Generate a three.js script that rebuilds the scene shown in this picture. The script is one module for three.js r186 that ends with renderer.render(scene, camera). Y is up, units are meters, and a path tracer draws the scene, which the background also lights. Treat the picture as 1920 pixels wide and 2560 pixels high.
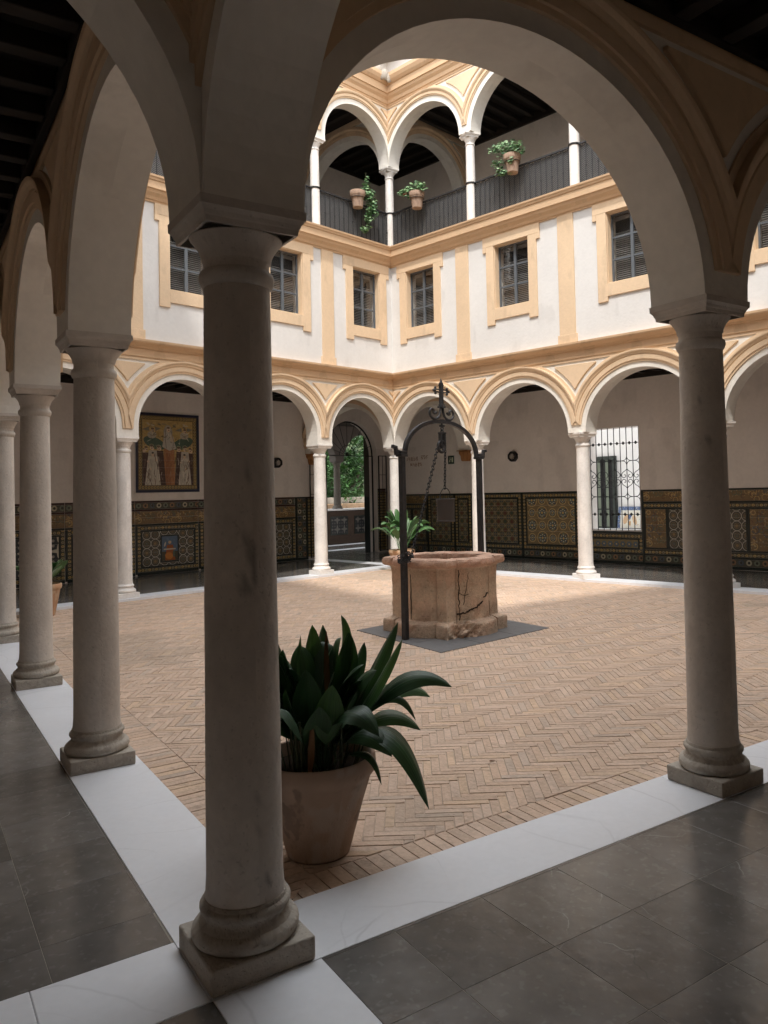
import * as THREE from 'three';
import { mergeGeometries } from 'three/addons/utils/BufferGeometryUtils.js';
import { RoundedBoxGeometry } from 'three/addons/geometries/RoundedBoxGeometry.js';

// ------------------------------------------------------------------ camera
// plan coordinates: u (along the near arcade, to the right), v (along the left arcade, away); world = (u, height, -v)
const scene = new THREE.Scene();
const CAM = { u: -0.9753, v: -2.6215, h: 1.55, yaw: 0.6074, pitch: 0.0311, roll: -0.0221, f: 1960.7156, px: 141.4, py: -112.3 };
const camera = new THREE.PerspectiveCamera(2 * Math.atan(1280 / CAM.f) * 180 / Math.PI, 0.75, 0.05, 200);
camera.position.set(CAM.u, CAM.h, -CAM.v);
camera.lookAt(
  CAM.u + Math.sin(CAM.yaw) * Math.cos(CAM.pitch),
  CAM.h + Math.sin(CAM.pitch),
  -CAM.v - Math.cos(CAM.yaw) * Math.cos(CAM.pitch));
camera.rotateZ(CAM.roll);
camera.setViewOffset(1920, 2560, -CAM.px, -CAM.py, 1920, 2560);
camera.updateProjectionMatrix();
camera.updateMatrixWorld(true);

// ------------------------------------------------------------------ sky, sun, exposure
const renderer = new THREE.WebGLRenderer({ antialias: true });
renderer.setSize(768, 1024);
renderer.toneMapping = THREE.LinearToneMapping;
renderer.toneMappingExposure = 1.6;
renderer.shadowMap.enabled = true;
{
  const W = 128, H = 64, d = new Float32Array(W * H * 4);
  for (let j = 0; j < H; j++) {
    const el = Math.sin(((j + 0.5) / H - 0.5) * Math.PI);
    const t = Math.pow(Math.max(0, el), 0.55);
    const zen = [2.24, 2.34, 2.48], hor = [1.48, 1.46, 1.44], gr = [0.5, 0.47, 0.44];
    for (let i = 0; i < W; i++) {
      const k = (j * W + i) * 4;
      for (let c = 0; c < 3; c++) d[k + c] = el < 0 ? gr[c] : (hor[c] * (1 - t) + zen[c] * t);
      d[k + 3] = 1;
    }
  }
  const sky = new THREE.DataTexture(d, W, H, THREE.RGBAFormat, THREE.FloatType);
  sky.mapping = THREE.EquirectangularReflectionMapping;
  sky.minFilter = sky.magFilter = THREE.LinearFilter;
  sky.needsUpdate = true;
  scene.background = sky;
  scene.environment = sky;
}
const sun = new THREE.DirectionalLight(new THREE.Color().setRGB(1, 0.94, 0.87), 1.9);
sun.position.set(-0.43 * 30 + 4.5, 30, 0.495 * 30 - 5.5);
sun.target.position.set(4.5, 0, -5.5);
sun.castShadow = true;
sun.shadow.radius = 5;
sun.shadow.mapSize.set(4096, 4096);
Object.assign(sun.shadow.camera, { left: -17, right: 17, top: 17, bottom: -17, near: 1, far: 70 });
scene.add(sun, sun.target);

// ------------------------------------------------------------------ helpers
function rng(seed) { let a = seed >>> 0; return () => { a = (a + 0x6D2B79F5) >>> 0; let t = a; t = Math.imul(t ^ (t >>> 15), t | 1); t ^= t + Math.imul(t ^ (t >>> 7), t | 61); return ((t ^ (t >>> 14)) >>> 0) / 4294967296; }; }
const R0 = rng(12345);
const V2 = (x, y) => new THREE.Vector2(x, y);
const V3 = (x, y, z) => new THREE.Vector3(x, y, z);
const uv3 = (u, v, h) => V3(u, h, -v);
const used = new Map();
function numbered(name) { const n = used.get(name) || 0; used.set(name, n + 1); return n ? `${name}_${String(n).padStart(3, '0')}` : name; }
function shade(o) { o.castShadow = true; o.receiveShadow = true; return o; }
function thing(name, label, category, group, parent = scene) {
  const o = new THREE.Group(); o.name = numbered(name); o.userData = { label, category, kind: 'thing' };
  if (group) o.userData.group = group;
  parent.add(o); return o;
}
function structure(name, label) { const o = new THREE.Group(); o.name = numbered(name); o.userData = { kind: 'structure' }; if (label) o.userData.label = label; scene.add(o); return o; }
function part(name, geo, mat, parent, kind) {
  const m = shade(new THREE.Mesh(geo, mat)); m.name = name; if (kind) m.userData.kind = kind; parent.add(m); return m;
}
function sub(name, parent) { const g = new THREE.Group(); g.name = name; parent.add(g); return g; }
// plain non-indexed geometry with flat normals and metre uv by dominant axis
function fin(geo, off = 0, smooth = false) {
  let g = geo.index ? geo.toNonIndexed() : geo;
  if (!smooth || !g.attributes.normal) g.computeVertexNormals();
  const p = g.attributes.position, n = g.attributes.normal, uv = new Float32Array(p.count * 2);
  for (let i = 0; i < p.count; i += 3) {
    const ax = Math.abs(n.getX(i) + n.getX(i + 1) + n.getX(i + 2)), ay = Math.abs(n.getY(i) + n.getY(i + 1) + n.getY(i + 2)), az = Math.abs(n.getZ(i) + n.getZ(i + 1) + n.getZ(i + 2));
    for (let k = i; k < i + 3; k++) {
      const x = p.getX(k), y = p.getY(k), z = p.getZ(k);
      let a, b;
      if (ay >= ax && ay >= az) { a = x; b = z; } else if (ax >= az) { a = z; b = y; } else { a = x; b = y; }
      uv[2 * k] = a + off; uv[2 * k + 1] = b + off * 0.73;
    }
  }
  g.setAttribute('uv', new THREE.BufferAttribute(uv, 2));
  for (const k of Object.keys(g.attributes)) if (!['position', 'normal', 'uv', 'color'].includes(k)) g.deleteAttribute(k);
  return g;
}
function fromTris(arr) { const g = new THREE.BufferGeometry(); g.setAttribute('position', new THREE.BufferAttribute(new Float32Array(arr), 3)); return g; }
function box(x0, x1, y0, y1, z0, z1, off = 0) {
  const g = new THREE.BoxGeometry(x1 - x0, y1 - y0, z1 - z0); g.translate((x0 + x1) / 2, (y0 + y1) / 2, (z0 + z1) / 2); return fin(g, off);
}
function rbox(x0, x1, y0, y1, z0, z1, r = 0.006, off = 0, seg = 1) {
  const g = new RoundedBoxGeometry(x1 - x0, y1 - y0, z1 - z0, seg, Math.min(r, (x1 - x0) / 2.1, (y1 - y0) / 2.1, (z1 - z0) / 2.1)); g.translate((x0 + x1) / 2, (y0 + y1) / 2, (z0 + z1) / 2);
  return fin(g, off, true);
}
const merge = (a) => mergeGeometries(a.map(g => { const h = g.index ? g.toNonIndexed() : g; for (const k of Object.keys(h.attributes)) if (!['position', 'normal', 'uv', 'color'].includes(k)) h.deleteAttribute(k); return h; }), false);
function tube(pts, r, seg = 12, rad = 6, closed = false) {
  const c = new THREE.CatmullRomCurve3(pts.map(p => Array.isArray(p) ? V3(...p) : p), closed);
  return new THREE.TubeGeometry(c, seg, r, rad, closed).toNonIndexed();
}
function bar(a, b, r, rad = 6) {   // straight round bar
  const A = V3(...a), B = V3(...b), d = B.clone().sub(A), L = d.length();
  const g = new THREE.CylinderGeometry(r, r, L, rad).toNonIndexed(); g.translate(0, L / 2, 0);
  g.applyQuaternion(new THREE.Quaternion().setFromUnitVectors(V3(0, 1, 0), d.normalize())); g.translate(A.x, A.y, A.z); return g;
}
function sbar(a, b, w, t = w) {    // straight square bar in any direction
  const A = V3(...a), B = V3(...b), d = B.clone().sub(A), L = d.length();
  const g = new THREE.BoxGeometry(w, L, t).toNonIndexed(); g.translate(0, L / 2, 0);
  g.applyQuaternion(new THREE.Quaternion().setFromUnitVectors(V3(0, 1, 0), d.normalize())); g.translate(A.x, A.y, A.z); return g;
}
function lathe(profile, seg = 40, wob = 0, seed = 1) {  // profile [[r, y]...]; metre uv around and up
  const g = new THREE.LatheGeometry(profile.map(([r, y]) => V2(Math.max(r, 0.0001), y)), seg);
  const p = g.attributes.position, uv = g.attributes.uv;
  const rm = Math.max(...profile.map(q => q[0]));
  for (let i = 0; i < p.count; i++) {
    if (wob) { const a = Math.atan2(p.getZ(i), p.getX(i)), y = p.getY(i); const s = 1 + wob * (Math.sin(3 * a + seed + 4 * y) * 0.5 + Math.sin(7 * a - seed * 2 + 9 * y) * 0.3 + Math.sin(13 * y + 2 * a + seed) * 0.4); p.setX(i, p.getX(i) * s); p.setZ(i, p.getZ(i) * s); }
    uv.setXY(i, uv.getX(i) * 2 * Math.PI * rm + seed * 0.37, p.getY(i) + seed * 0.21);
  }
  g.computeVertexNormals();
  // weld the normals across the seam
  const n = g.attributes.normal, rows = profile.length;
  for (let j = 0; j < rows; j++) { const a = j, b = seg * rows + j; const v = V3(n.getX(a) + n.getX(b), n.getY(a) + n.getY(b), n.getZ(a) + n.getZ(b)).normalize(); n.setXYZ(a, v.x, v.y, v.z); n.setXYZ(b, v.x, v.y, v.z); }
  return g.toNonIndexed();
}
// convex polygon clipping in the plan
function clipHalf(poly, a, b) {    // keep the left of a->b
  const out = [], s = (p) => (b[0] - a[0]) * (p[1] - a[1]) - (b[1] - a[1]) * (p[0] - a[0]);
  for (let i = 0; i < poly.length; i++) {
    const p = poly[i], q = poly[(i + 1) % poly.length], sp = s(p), sq = s(q);
    if (sp >= 0) out.push(p);
    if ((sp > 0 && sq < 0) || (sp < 0 && sq > 0)) { const t = sp / (sp - sq); out.push([p[0] + (q[0] - p[0]) * t, p[1] + (q[1] - p[1]) * t]); }
  }
  return out;
}
const area = (p) => { let s = 0; for (let i = 0; i < p.length; i++) { const a = p[i], b = p[(i + 1) % p.length]; s += a[0] * b[1] - a[1] * b[0]; } return s / 2; };
function clipPoly(poly, conv) { let p = poly; for (let i = 0; i < conv.length && p.length; i++) p = clipHalf(p, conv[i], conv[(i + 1) % conv.length]); return p; }
// flat slab piece: ccw plan polygon (u, v), slightly bevelled upper edge
function slabGeo(poly, top, thick, bev = 0.0015, tilt = [0, 0], off = 0, uvrot = 0) {
  const c = poly.reduce((s, p) => [s[0] + p[0] / poly.length, s[1] + p[1] / poly.length], [0, 0]);
  const rad = Math.max(...poly.map(p => Math.hypot(p[0] - c[0], p[1] - c[1])));
  const k = 1 - Math.min(0.4, bev / Math.max(0.01, rad * 0.5));
  const H = (p) => top + (p[0] - c[0]) * tilt[0] + (p[1] - c[1]) * tilt[1];
  const pos = [], n = poly.length;
  const P = (p, y) => [p[0], y, -p[1]];
  const inn = poly.map(p => [c[0] + (p[0] - c[0]) * k, c[1] + (p[1] - c[1]) * k]);
  for (let i = 1; i < n - 1; i++) pos.push(...P(inn[0], H(inn[0])), ...P(inn[i], H(inn[i])), ...P(inn[i + 1], H(inn[i + 1])));
  for (let i = 0; i < n; i++) {
    const j = (i + 1) % n, a = P(inn[i], H(inn[i])), b = P(inn[j], H(inn[j])), d = P(poly[i], H(poly[i]) - bev), e = P(poly[j], H(poly[j]) - bev), f = P(poly[i], top - thick), g = P(poly[j], top - thick);
    pos.push(...a, ...d, ...e, ...a, ...e, ...b, ...d, ...f, ...g, ...d, ...g, ...e);
  }
  const geo = fromTris(pos); geo.computeVertexNormals();
  const cs = Math.cos(uvrot), sn = Math.sin(uvrot), uv = new Float32Array(pos.length / 3 * 2);
  for (let i = 0; i < pos.length / 3; i++) { const x = pos[3 * i], z = pos[3 * i + 2]; uv[2 * i] = x * cs - z * sn + off; uv[2 * i + 1] = x * sn + z * cs + off * 1.7; }
  geo.setAttribute('uv', new THREE.BufferAttribute(uv, 2));
  return geo;
}
function setColor(geo, r, g, b) { const n = geo.attributes.position.count, a = new Float32Array(n * 3); for (let i = 0; i < n; i++) { a[3 * i] = r; a[3 * i + 1] = g; a[3 * i + 2] = b; } geo.setAttribute('color', new THREE.BufferAttribute(a, 3)); return geo; }

// ------------------------------------------------------------------ textures
function noiseGrid(N, seed) { const r = rng(seed), a = new Float32Array(N * N); for (let i = 0; i < a.length; i++) a[i] = r(); return a; }
function makeNoise(seed) {
  const grids = {};
  const g = (N) => grids[N] || (grids[N] = noiseGrid(N, seed + N * 7));
  const val = (x, y, N) => { const G = g(N); x *= N; y *= N; const i = Math.floor(x), j = Math.floor(y); let fx = x - i, fy = y - j; fx = fx * fx * (3 - 2 * fx); fy = fy * fy * (3 - 2 * fy); const m = (a) => ((a % N) + N) % N; const A = G[m(j) * N + m(i)], B = G[m(j) * N + m(i + 1)], C = G[m(j + 1) * N + m(i)], D = G[m(j + 1) * N + m(i + 1)]; return (A * (1 - fx) + B * fx) * (1 - fy) + (C * (1 - fx) + D * fx) * fy; };
  return { val, fbm: (x, y, N, oct = 5, gain = 0.5) => { let s = 0, a = 1, t = 0; for (let o = 0; o < oct; o++) { s += a * val(x, y, N << o); t += a; a *= gain; } return s / t; } };
}
function dataTex(size, fn, metres, srgb = true) {
  const d = new Uint8Array(size * size * 4);
  for (let j = 0; j < size; j++) for (let i = 0; i < size; i++) { const c = fn((i + 0.5) / size, (j + 0.5) / size), k = (j * size + i) * 4; d[k] = Math.max(0, Math.min(255, c[0])); d[k + 1] = Math.max(0, Math.min(255, c[1])); d[k + 2] = Math.max(0, Math.min(255, c[2])); d[k + 3] = 255; }
  const t = new THREE.DataTexture(d, size, size, THREE.RGBAFormat); t.wrapS = t.wrapT = THREE.RepeatWrapping; t.magFilter = THREE.LinearFilter; t.minFilter = THREE.LinearMipmapLinearFilter; t.generateMipmaps = true;
  if (srgb) t.colorSpace = THREE.SRGBColorSpace; t.repeat.set(1 / metres, 1 / metres); t.needsUpdate = true; return t;
}
const toS = (v) => 255 * (v <= 0.0031308 ? 12.92 * v : 1.055 * Math.pow(v, 1 / 2.4) - 0.055);
const lin = (r, g, b) => [toS(r), toS(g), toS(b)];
const grey = (v) => [v * 255, v * 255, v * 255];
const lerp = (a, b, t) => a + (b - a) * t, mix3 = (a, b, t) => [lerp(a[0], b[0], t), lerp(a[1], b[1], t), lerp(a[2], b[2], t)];
const sm = (a, b, x) => { const t = Math.max(0, Math.min(1, (x - a) / (b - a))); return t * t * (3 - 2 * t); };
function veinMask(size, seed, n, len, wid, jag) {   // thin broken mineral veins drawn as wandering lines, wraps at the edges
  const a = new Float32Array(size * size), r = rng(seed);
  for (let k = 0; k < n; k++) {
    let x = r() * size, y = r() * size, t = r() * 6.28, L = len * (0.3 + 1.2 * r()), w = wid * (0.5 + r()), al = 0.35 + 0.65 * r();
    for (let s = 0; s < L; s += 0.5) { t += (r() - 0.5) * jag; x += Math.cos(t) * 0.5; y += Math.sin(t) * 0.5; if (r() < 0.012) s += 6 * r(), x += Math.cos(t) * 3, y += Math.sin(t) * 3; const f = al * Math.sin(Math.PI * Math.min(1, s / L)), R = Math.ceil(w + 1); for (let i = -R; i <= R; i++) for (let j = -R; j <= R; j++) { const px = Math.floor(x + i), py = Math.floor(y + j), d = Math.hypot(px + 0.5 - x, py + 0.5 - y), v = f * Math.max(0, 1 - d / (w + 0.5)), q = (((py % size) + size) % size) * size + (((px % size) + size) % size); if (v > a[q]) a[q] = v; } }
  }
  return (x, y) => a[Math.min(size - 1, Math.floor(y * size)) * size + Math.min(size - 1, Math.floor(x * size))];
}
const NA = makeNoise(11), NB = makeNoise(57), NC = makeNoise(91);
function std(o) { const m = new THREE.MeshStandardMaterial(o); return m; }
// painted plaster: base colour with faint roller mottling, drips and scuffs
function plaster(base, seed, amt = 0.05, metres = 2.2, stain = 0.0) {
  const n = makeNoise(seed);
  const map = dataTex(512, (x, y) => { const a = n.fbm(x, y, 4, 6) - 0.5, f = n.fbm(x, y, 64, 3) - 0.5; const s = sm(0.60, 0.72, n.fbm(x, y * 0.5, 8, 5)) * stain; const k = 1 + a * amt * 2 + f * amt * 0.8 - s; return lin(base[0] * k, base[1] * k * (1 - s * 0.05), base[2] * k * (1 - s * 0.1)); }, metres);
  const bump = dataTex(512, (x, y) => grey(n.fbm(x, y, 8, 3) * 0.6 + n.fbm(x, y, 96, 3) * 0.4), metres, false);
  return std({ map, bumpMap: bump, bumpScale: 0.004, roughness: 0.9 });
}
const M = {};
M.cream = plaster([0.82, 0.785, 0.715], 201, 0.10, 2.3, 0.09);
M.white = plaster([0.735, 0.72, 0.695], 202, 0.07, 3.1, 0.07);
M.beige = plaster([0.745, 0.56, 0.375], 203, 0.10, 2.1, 0.09);
M.corniceB = plaster([0.64, 0.44, 0.27], 204, 0.08, 1.7, 0.12);
M.gallery = plaster([0.85, 0.785, 0.725], 205, 0.09, 2.7, 0.07);
{
  const st = (base, vein, seed, vamt, metres, rough, bs) => {
    const n = makeNoise(seed);
    const map = dataTex(512, (x, y) => {
      const w = n.fbm(x, y, 4, 5); const ridge = 1 - Math.abs(2 * n.fbm(x + w * 0.2, y + 0.15 * w, 5, 5) - 1); const vn = sm(0.90, 0.985, ridge) * vamt;
      const spk = sm(0.74, 0.86, n.fbm(x, y, 96, 2)) * 0.16; const m = 1 + (w - 0.5) * 0.34 + (n.fbm(x, y, 48, 3) - 0.5) * 0.14 - spk;
      return lin(...mix3([base[0] * m, base[1] * m, base[2] * m], vein, vn));
    }, metres);
    const bump = dataTex(512, (x, y) => grey(n.fbm(x, y, 64, 3) * 0.7 + n.fbm(x, y, 8, 4) * 0.3 - sm(0.74, 0.86, n.fbm(x, y, 96, 2)) * 0.3), metres, false);
    return std({ map, bumpMap: bump, bumpScale: bs, roughness: rough });
  };
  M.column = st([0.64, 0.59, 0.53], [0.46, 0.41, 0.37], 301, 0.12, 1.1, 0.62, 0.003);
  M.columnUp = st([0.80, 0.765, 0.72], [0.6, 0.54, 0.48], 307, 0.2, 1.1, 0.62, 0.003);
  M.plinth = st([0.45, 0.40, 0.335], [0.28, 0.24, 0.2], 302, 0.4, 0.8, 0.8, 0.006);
  M.slab = st([0.17, 0.17, 0.172], [0.1, 0.1, 0.1], 303, 0.3, 1.3, 0.6, 0.002);
}
{ // white marble strip
  const n = makeNoise(404), vm = veinMask(1024, 41, 26, 280, 2.0, 0.12), vm2 = veinMask(1024, 42, 8, 420, 6, 0.06);
  const map = dataTex(1024, (x, y) => { const w = n.fbm(x, y, 3, 5); const m = 1 + (w - 0.5) * 0.15 + (n.fbm(x, y, 128, 2) - 0.5) * 0.05; return lin(...mix3([0.79 * m, 0.80 * m, 0.825 * m], [0.42, 0.42, 0.43], Math.min(1, vm(x, y) * 0.42 + vm2(x, y) * 0.24))); }, 2.9);
  const rgh = dataTex(512, (x, y) => grey(0.28 + 0.2 * n.fbm(x, y, 12, 4)), 1.9, false);
  M.marble = std({ map, roughnessMap: rgh, roughness: 1 });
}
{ // dark grey limestone floor with fine broken white veins and pits
  const n = makeNoise(505), vm = veinMask(1024, 51, 34, 90, 0.9, 0.35), vd = veinMask(1024, 52, 16, 70, 1.1, 0.6);
  const map = dataTex(1024, (x, y) => {
    const w = n.fbm(x, y, 5, 6), q = n.fbm(x, y, 2, 3), strk = n.fbm(x, y, 40, 4) - 0.5, spk = sm(0.66, 0.8, n.fbm(x, y, 128, 2));
    const m = 1 + (w - 0.5) * 0.5 + strk * 0.38;
    return lin(...mix3(mix3([0.138 * m, 0.130 * m * lerp(0.97, 1.02, q), 0.122 * m * lerp(0.9, 1.08, q)], [0.46, 0.47, 0.45], Math.min(1, vm(x, y) * 0.8 + spk * 0.10)), [0.03, 0.03, 0.03], vd(x, y) * 0.6));
  }, 2.4);
  const rgh = dataTex(512, (x, y) => grey(0.10 + 0.14 * n.fbm(x, y, 10, 5) + 0.05 * n.fbm(x, y, 80, 2)), 1.7, false);
  const bump = dataTex(512, (x, y) => grey(n.fbm(x, y, 24, 4)), 1.3, false);
  M.floor = [1, 0.82, 1.14, 0.92, 1.06].map(k => std({ map, color: new THREE.Color().setRGB(k, k, k), roughnessMap: rgh, roughness: 1, bumpMap: bump, bumpScale: 0.0012 }));
}
{ // paving brick
  const n = makeNoise(606);
  const map = dataTex(512, (x, y) => { const w = n.fbm(x, y, 10, 5), f = n.fbm(x, y, 96, 3); const s = sm(0.68, 0.80, n.fbm(x, y, 20, 4)) * 0.22; const m = 0.98 + (w - 0.5) * 0.36 + (f - 0.5) * 0.3 - s; return lin(m * 0.96, m * 0.96, m * 0.96); }, 1.6);
  const bump = dataTex(512, (x, y) => grey(n.fbm(x, y, 48, 4)), 0.8, false);
  M.brick = std({ map, vertexColors: true, roughness: 0.92, bumpMap: bump, bumpScale: 0.004 });
  const gm = dataTex(256, (x, y) => { const m = 0.8 + 0.5 * n.fbm(x, y, 24, 4); return lin(0.47 * m, 0.365 * m, 0.28 * m); }, 0.9);
  M.mortar = std({ map: gm, roughness: 1 });
}
{ // well stone, terracotta, iron, wood, leaves
  const n = makeNoise(707);
  const map = dataTex(512, (x, y) => { const w = n.fbm(x, y, 5, 6), f = n.fbm(x, y, 64, 3), r = sm(0.5, 0.68, n.fbm(x + 0.3, y, 4, 5)); const s = sm(0.70, 0.80, n.fbm(x, y, 40, 3)) * 0.25; const m = 1 + (w - 0.5) * 0.7 + (f - 0.5) * 0.35 - s; return lin(...mix3([0.60 * m, 0.475 * m, 0.365 * m], [0.54 * m, 0.36 * m, 0.265 * m], r * 0.6)); }, 0.9);
  const bump = dataTex(512, (x, y) => grey(n.fbm(x, y, 10, 5) * 0.7 + n.fbm(x, y, 90, 2) * 0.3 - sm(0.70, 0.80, n.fbm(x, y, 40, 3)) * 0.4), 0.7, false);
  M.well = std({ map, bumpMap: bump, bumpScale: 0.014, roughness: 0.9, vertexColors: true });
  const tm = dataTex(512, (x, y) => { const w = n.fbm(x, y, 6, 5), l = n.fbm(x, y * 1, 3, 4); const lime = sm(0.58, 0.74, n.fbm(x, y + 0.4, 7, 5)) * 0.35, dk = sm(0.62, 0.75, n.fbm(x + 0.6, y, 9, 5)) * 0.35; const m = 1 + (w - 0.5) * 0.45 - dk; return lin(...mix3([0.36 * m, 0.245 * m, 0.175 * m], [0.44, 0.38, 0.32], lime)); }, 0.8);
  M.terra = std({ map: tm, bumpMap: bump, bumpScale: 0.002, roughness: 0.88 });
  const tm2 = dataTex(256, (x, y) => { const m = 1 + (n.fbm(x, y, 6, 5) - 0.5) * 0.4, l = sm(0.5, 0.7, n.fbm(x, y + 0.4, 7, 5)) * 0.5; return lin(...mix3([0.52 * m, 0.30 * m, 0.17 * m], [0.62, 0.5, 0.36], l)); }, 0.6);
  M.terraLight = std({ map: tm2, roughness: 0.85 });
  M.soil = new THREE.MeshPhysicalMaterial({ color: new THREE.Color().setRGB(0.022, 0.015, 0.010), roughness: 1, specularIntensity: 0.1 });
  const im = dataTex(256, (x, y) => { const m = 1 + (n.fbm(x, y, 12, 4) - 0.5) * 0.8; return lin(0.042 * m, 0.042 * m, 0.045 * m); }, 0.4);
  M.iron = std({ map: im, roughness: 0.5, metalness: 0.35 });
  M.ironDark = std({ color: new THREE.Color().setRGB(0.014, 0.014, 0.015), roughness: 0.55, metalness: 0.2 });
  M.zinc = std({ color: new THREE.Color().setRGB(0.085, 0.08, 0.078), roughness: 0.5, metalness: 0.5 });
  M.rail = std({ color: new THREE.Color().setRGB(0.03, 0.03, 0.032), roughness: 0.55, metalness: 0.2 });
  M.lattice = std({ color: new THREE.Color().setRGB(0.085, 0.085, 0.085), roughness: 0.8 });
  const wm = dataTex(512, (x, y) => { const g = n.fbm(x * 1, y, 40, 3) * 0.4 + n.fbm(x, y, 6, 4) * 0.6; const m = 0.6 + g * 0.8; return lin(0.016 * m, 0.0105 * m, 0.007 * m); }, 1.1);
  M.wood = std({ map: wm, roughness: 0.75 });
  M.woodBoard = std({ map: wm, color: new THREE.Color().setRGB(0.7, 0.7, 0.7), roughness: 0.85 });
  M.frame = std({ color: new THREE.Color().setRGB(0.11, 0.125, 0.14), roughness: 0.5 });
  M.blind = std({ color: new THREE.Color().setRGB(0.20, 0.19, 0.175), roughness: 0.7 });
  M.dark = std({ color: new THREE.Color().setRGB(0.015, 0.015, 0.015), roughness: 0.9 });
  M.glass = new THREE.MeshPhysicalMaterial({ color: 0xffffff, transmission: 1, thickness: 0, roughness: 0.03, ior: 1.5 });
  const lm = dataTex(256, (x, y) => { const v = 0.80 + 0.5 * (n.val(x, y * 0.03, 64) - 0.5) + 0.5 * (n.fbm(x, y, 6, 5) - 0.5); return lin(v, v, v); }, 1);
  const leaf = (r, g, b, rough = 0.5) => new THREE.MeshPhysicalMaterial({ map: lm, color: new THREE.Color().setRGB(r, g, b), bumpMap: lm, bumpScale: 0.002, roughness: rough, transmission: 0.3, thickness: 0, side: THREE.DoubleSide });
  M.leaf = [leaf(0.036, 0.105, 0.024), leaf(0.05, 0.14, 0.026), leaf(0.028, 0.085, 0.026), leaf(0.065, 0.16, 0.032)];
  M.leafBright = [leaf(0.13, 0.29, 0.10, 0.42), leaf(0.18, 0.36, 0.13, 0.42), leaf(0.09, 0.22, 0.07, 0.42)];
  M.ivy = new THREE.MeshPhysicalMaterial({ color: 0xffffff, vertexColors: true, roughness: 0.6, transmission: 0.2, thickness: 0, side: THREE.DoubleSide });
  M.stalk = std({ color: new THREE.Color().setRGB(0.05, 0.055, 0.02), roughness: 0.7 });
  M.dry = std({ color: new THREE.Color().setRGB(0.17, 0.08, 0.03), roughness: 0.8, side: THREE.DoubleSide });
  M.bark = std({ color: new THREE.Color().setRGB(0.07, 0.055, 0.04), roughness: 0.95 });
}

// ------------------------------------------------------------------ plan of the cloister (an irregular four-sided court)
const aF = 0.2359, aG = -0.2101;
const cA = [0, 0], cC = [7.849, 11.793];
const cD = [0, cC[1] - cC[0] * Math.tan(aF)];
const cB = [cC[0] - cC[1] * Math.tan(aG), 0];
const dist = (a, b) => Math.hypot(a[0] - b[0], a[1] - b[1]);
const LF = dist(cD, cC), LG = dist(cC, cB), LL = cD[1], LR = cB[0];
const F_ = 0.172, Q_ = 0.18;                       // half thickness of the arcade wall, half width of abacus and pier
function angleAt(p, a, b) { const x = [a[0] - p[0], a[1] - p[1]], y = [b[0] - p[0], b[1] - p[1]]; return Math.acos((x[0] * y[0] + x[1] * y[1]) / Math.hypot(...x) / Math.hypot(...y)); }
const cot = (t) => 1 / Math.tan(t / 2);
const kA = cot(angleAt(cA, cB, cD)), kD = cot(angleAt(cD, cA, cC)), kC = cot(angleAt(cC, cD, cB)), kB = cot(angleAt(cB, cC, cA));
const SIDES = {
  left: { from: cA, to: cD, cols: [0, 2.395, 4.832, 7.33, LL], g: 2.6, k0: kA, k1: kD, len: LL },
  far: { from: cD, to: cC, cols: [0, LF - 6.053, LF - 4.06, LF - 2.076, LF], g: 2.95, k0: kD, k1: kC, len: LF },
  right: { from: cC, to: cB, cols: [0, 2.333, 4.745, 7.18, 9.62, LG], g: 2.5, k0: kC, k1: kB, len: LG },
  near: { from: cB, to: cA, cols: [0, LR - 7.75, LR - 5.15, LR - 2.553, LR], g: 3.4, k0: kB, k1: kA, len: LR },
};
for (const s of Object.values(SIDES)) { s.dir = [(s.to[0] - s.from[0]) / s.len, (s.to[1] - s.from[1]) / s.len]; s.out = [-s.dir[1], s.dir[0]]; s.ang = Math.atan2(s.dir[1], s.dir[0]); }
function place(o, s, y = 0) { o.position.set(s.from[0], y, -s.from[1]); o.rotation.y = s.ang; return o; }
const at = (s, x, off) => [s.from[0] + s.dir[0] * x + s.out[0] * off, s.from[1] + s.dir[1] * x + s.out[1] * off];   // off > 0: away from the court
function meet(s, t, a, b) {       // where the line of s shifted by a meets the line of t shifted by b
  const p = at(s, 0, a), q = at(t, 0, b), d = s.dir, e = t.dir, den = d[0] * e[1] - d[1] * e[0];
  const k = ((q[0] - p[0]) * e[1] - (q[1] - p[1]) * e[0]) / den; return [p[0] + d[0] * k, p[1] + d[1] * k];
}
const { left: SL, far: SF, right: SG, near: SR } = SIDES;
SL.prev = SR; SL.next = SF; SF.prev = SL; SF.next = SG; SG.prev = SF; SG.next = SR; SR.prev = SG; SR.next = SL;
// polygon (ccw) of a gallery between offsets a (court edge) and its back wall
function trapezoid(s, a, b) { const p = [meet(s.prev, s, s.prev.inOff ?? a, a), meet(s, s.next, a, s.next.inOff ?? a)]; const q = [meet(s, s.next, b, s.next.gw), meet(s.prev, s, s.prev.gw, b)]; const P = [...p, ...q]; return area(P) > 0 ? P : P.reverse(); }
for (const s of Object.values(SIDES)) s.gw = s.g;

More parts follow.
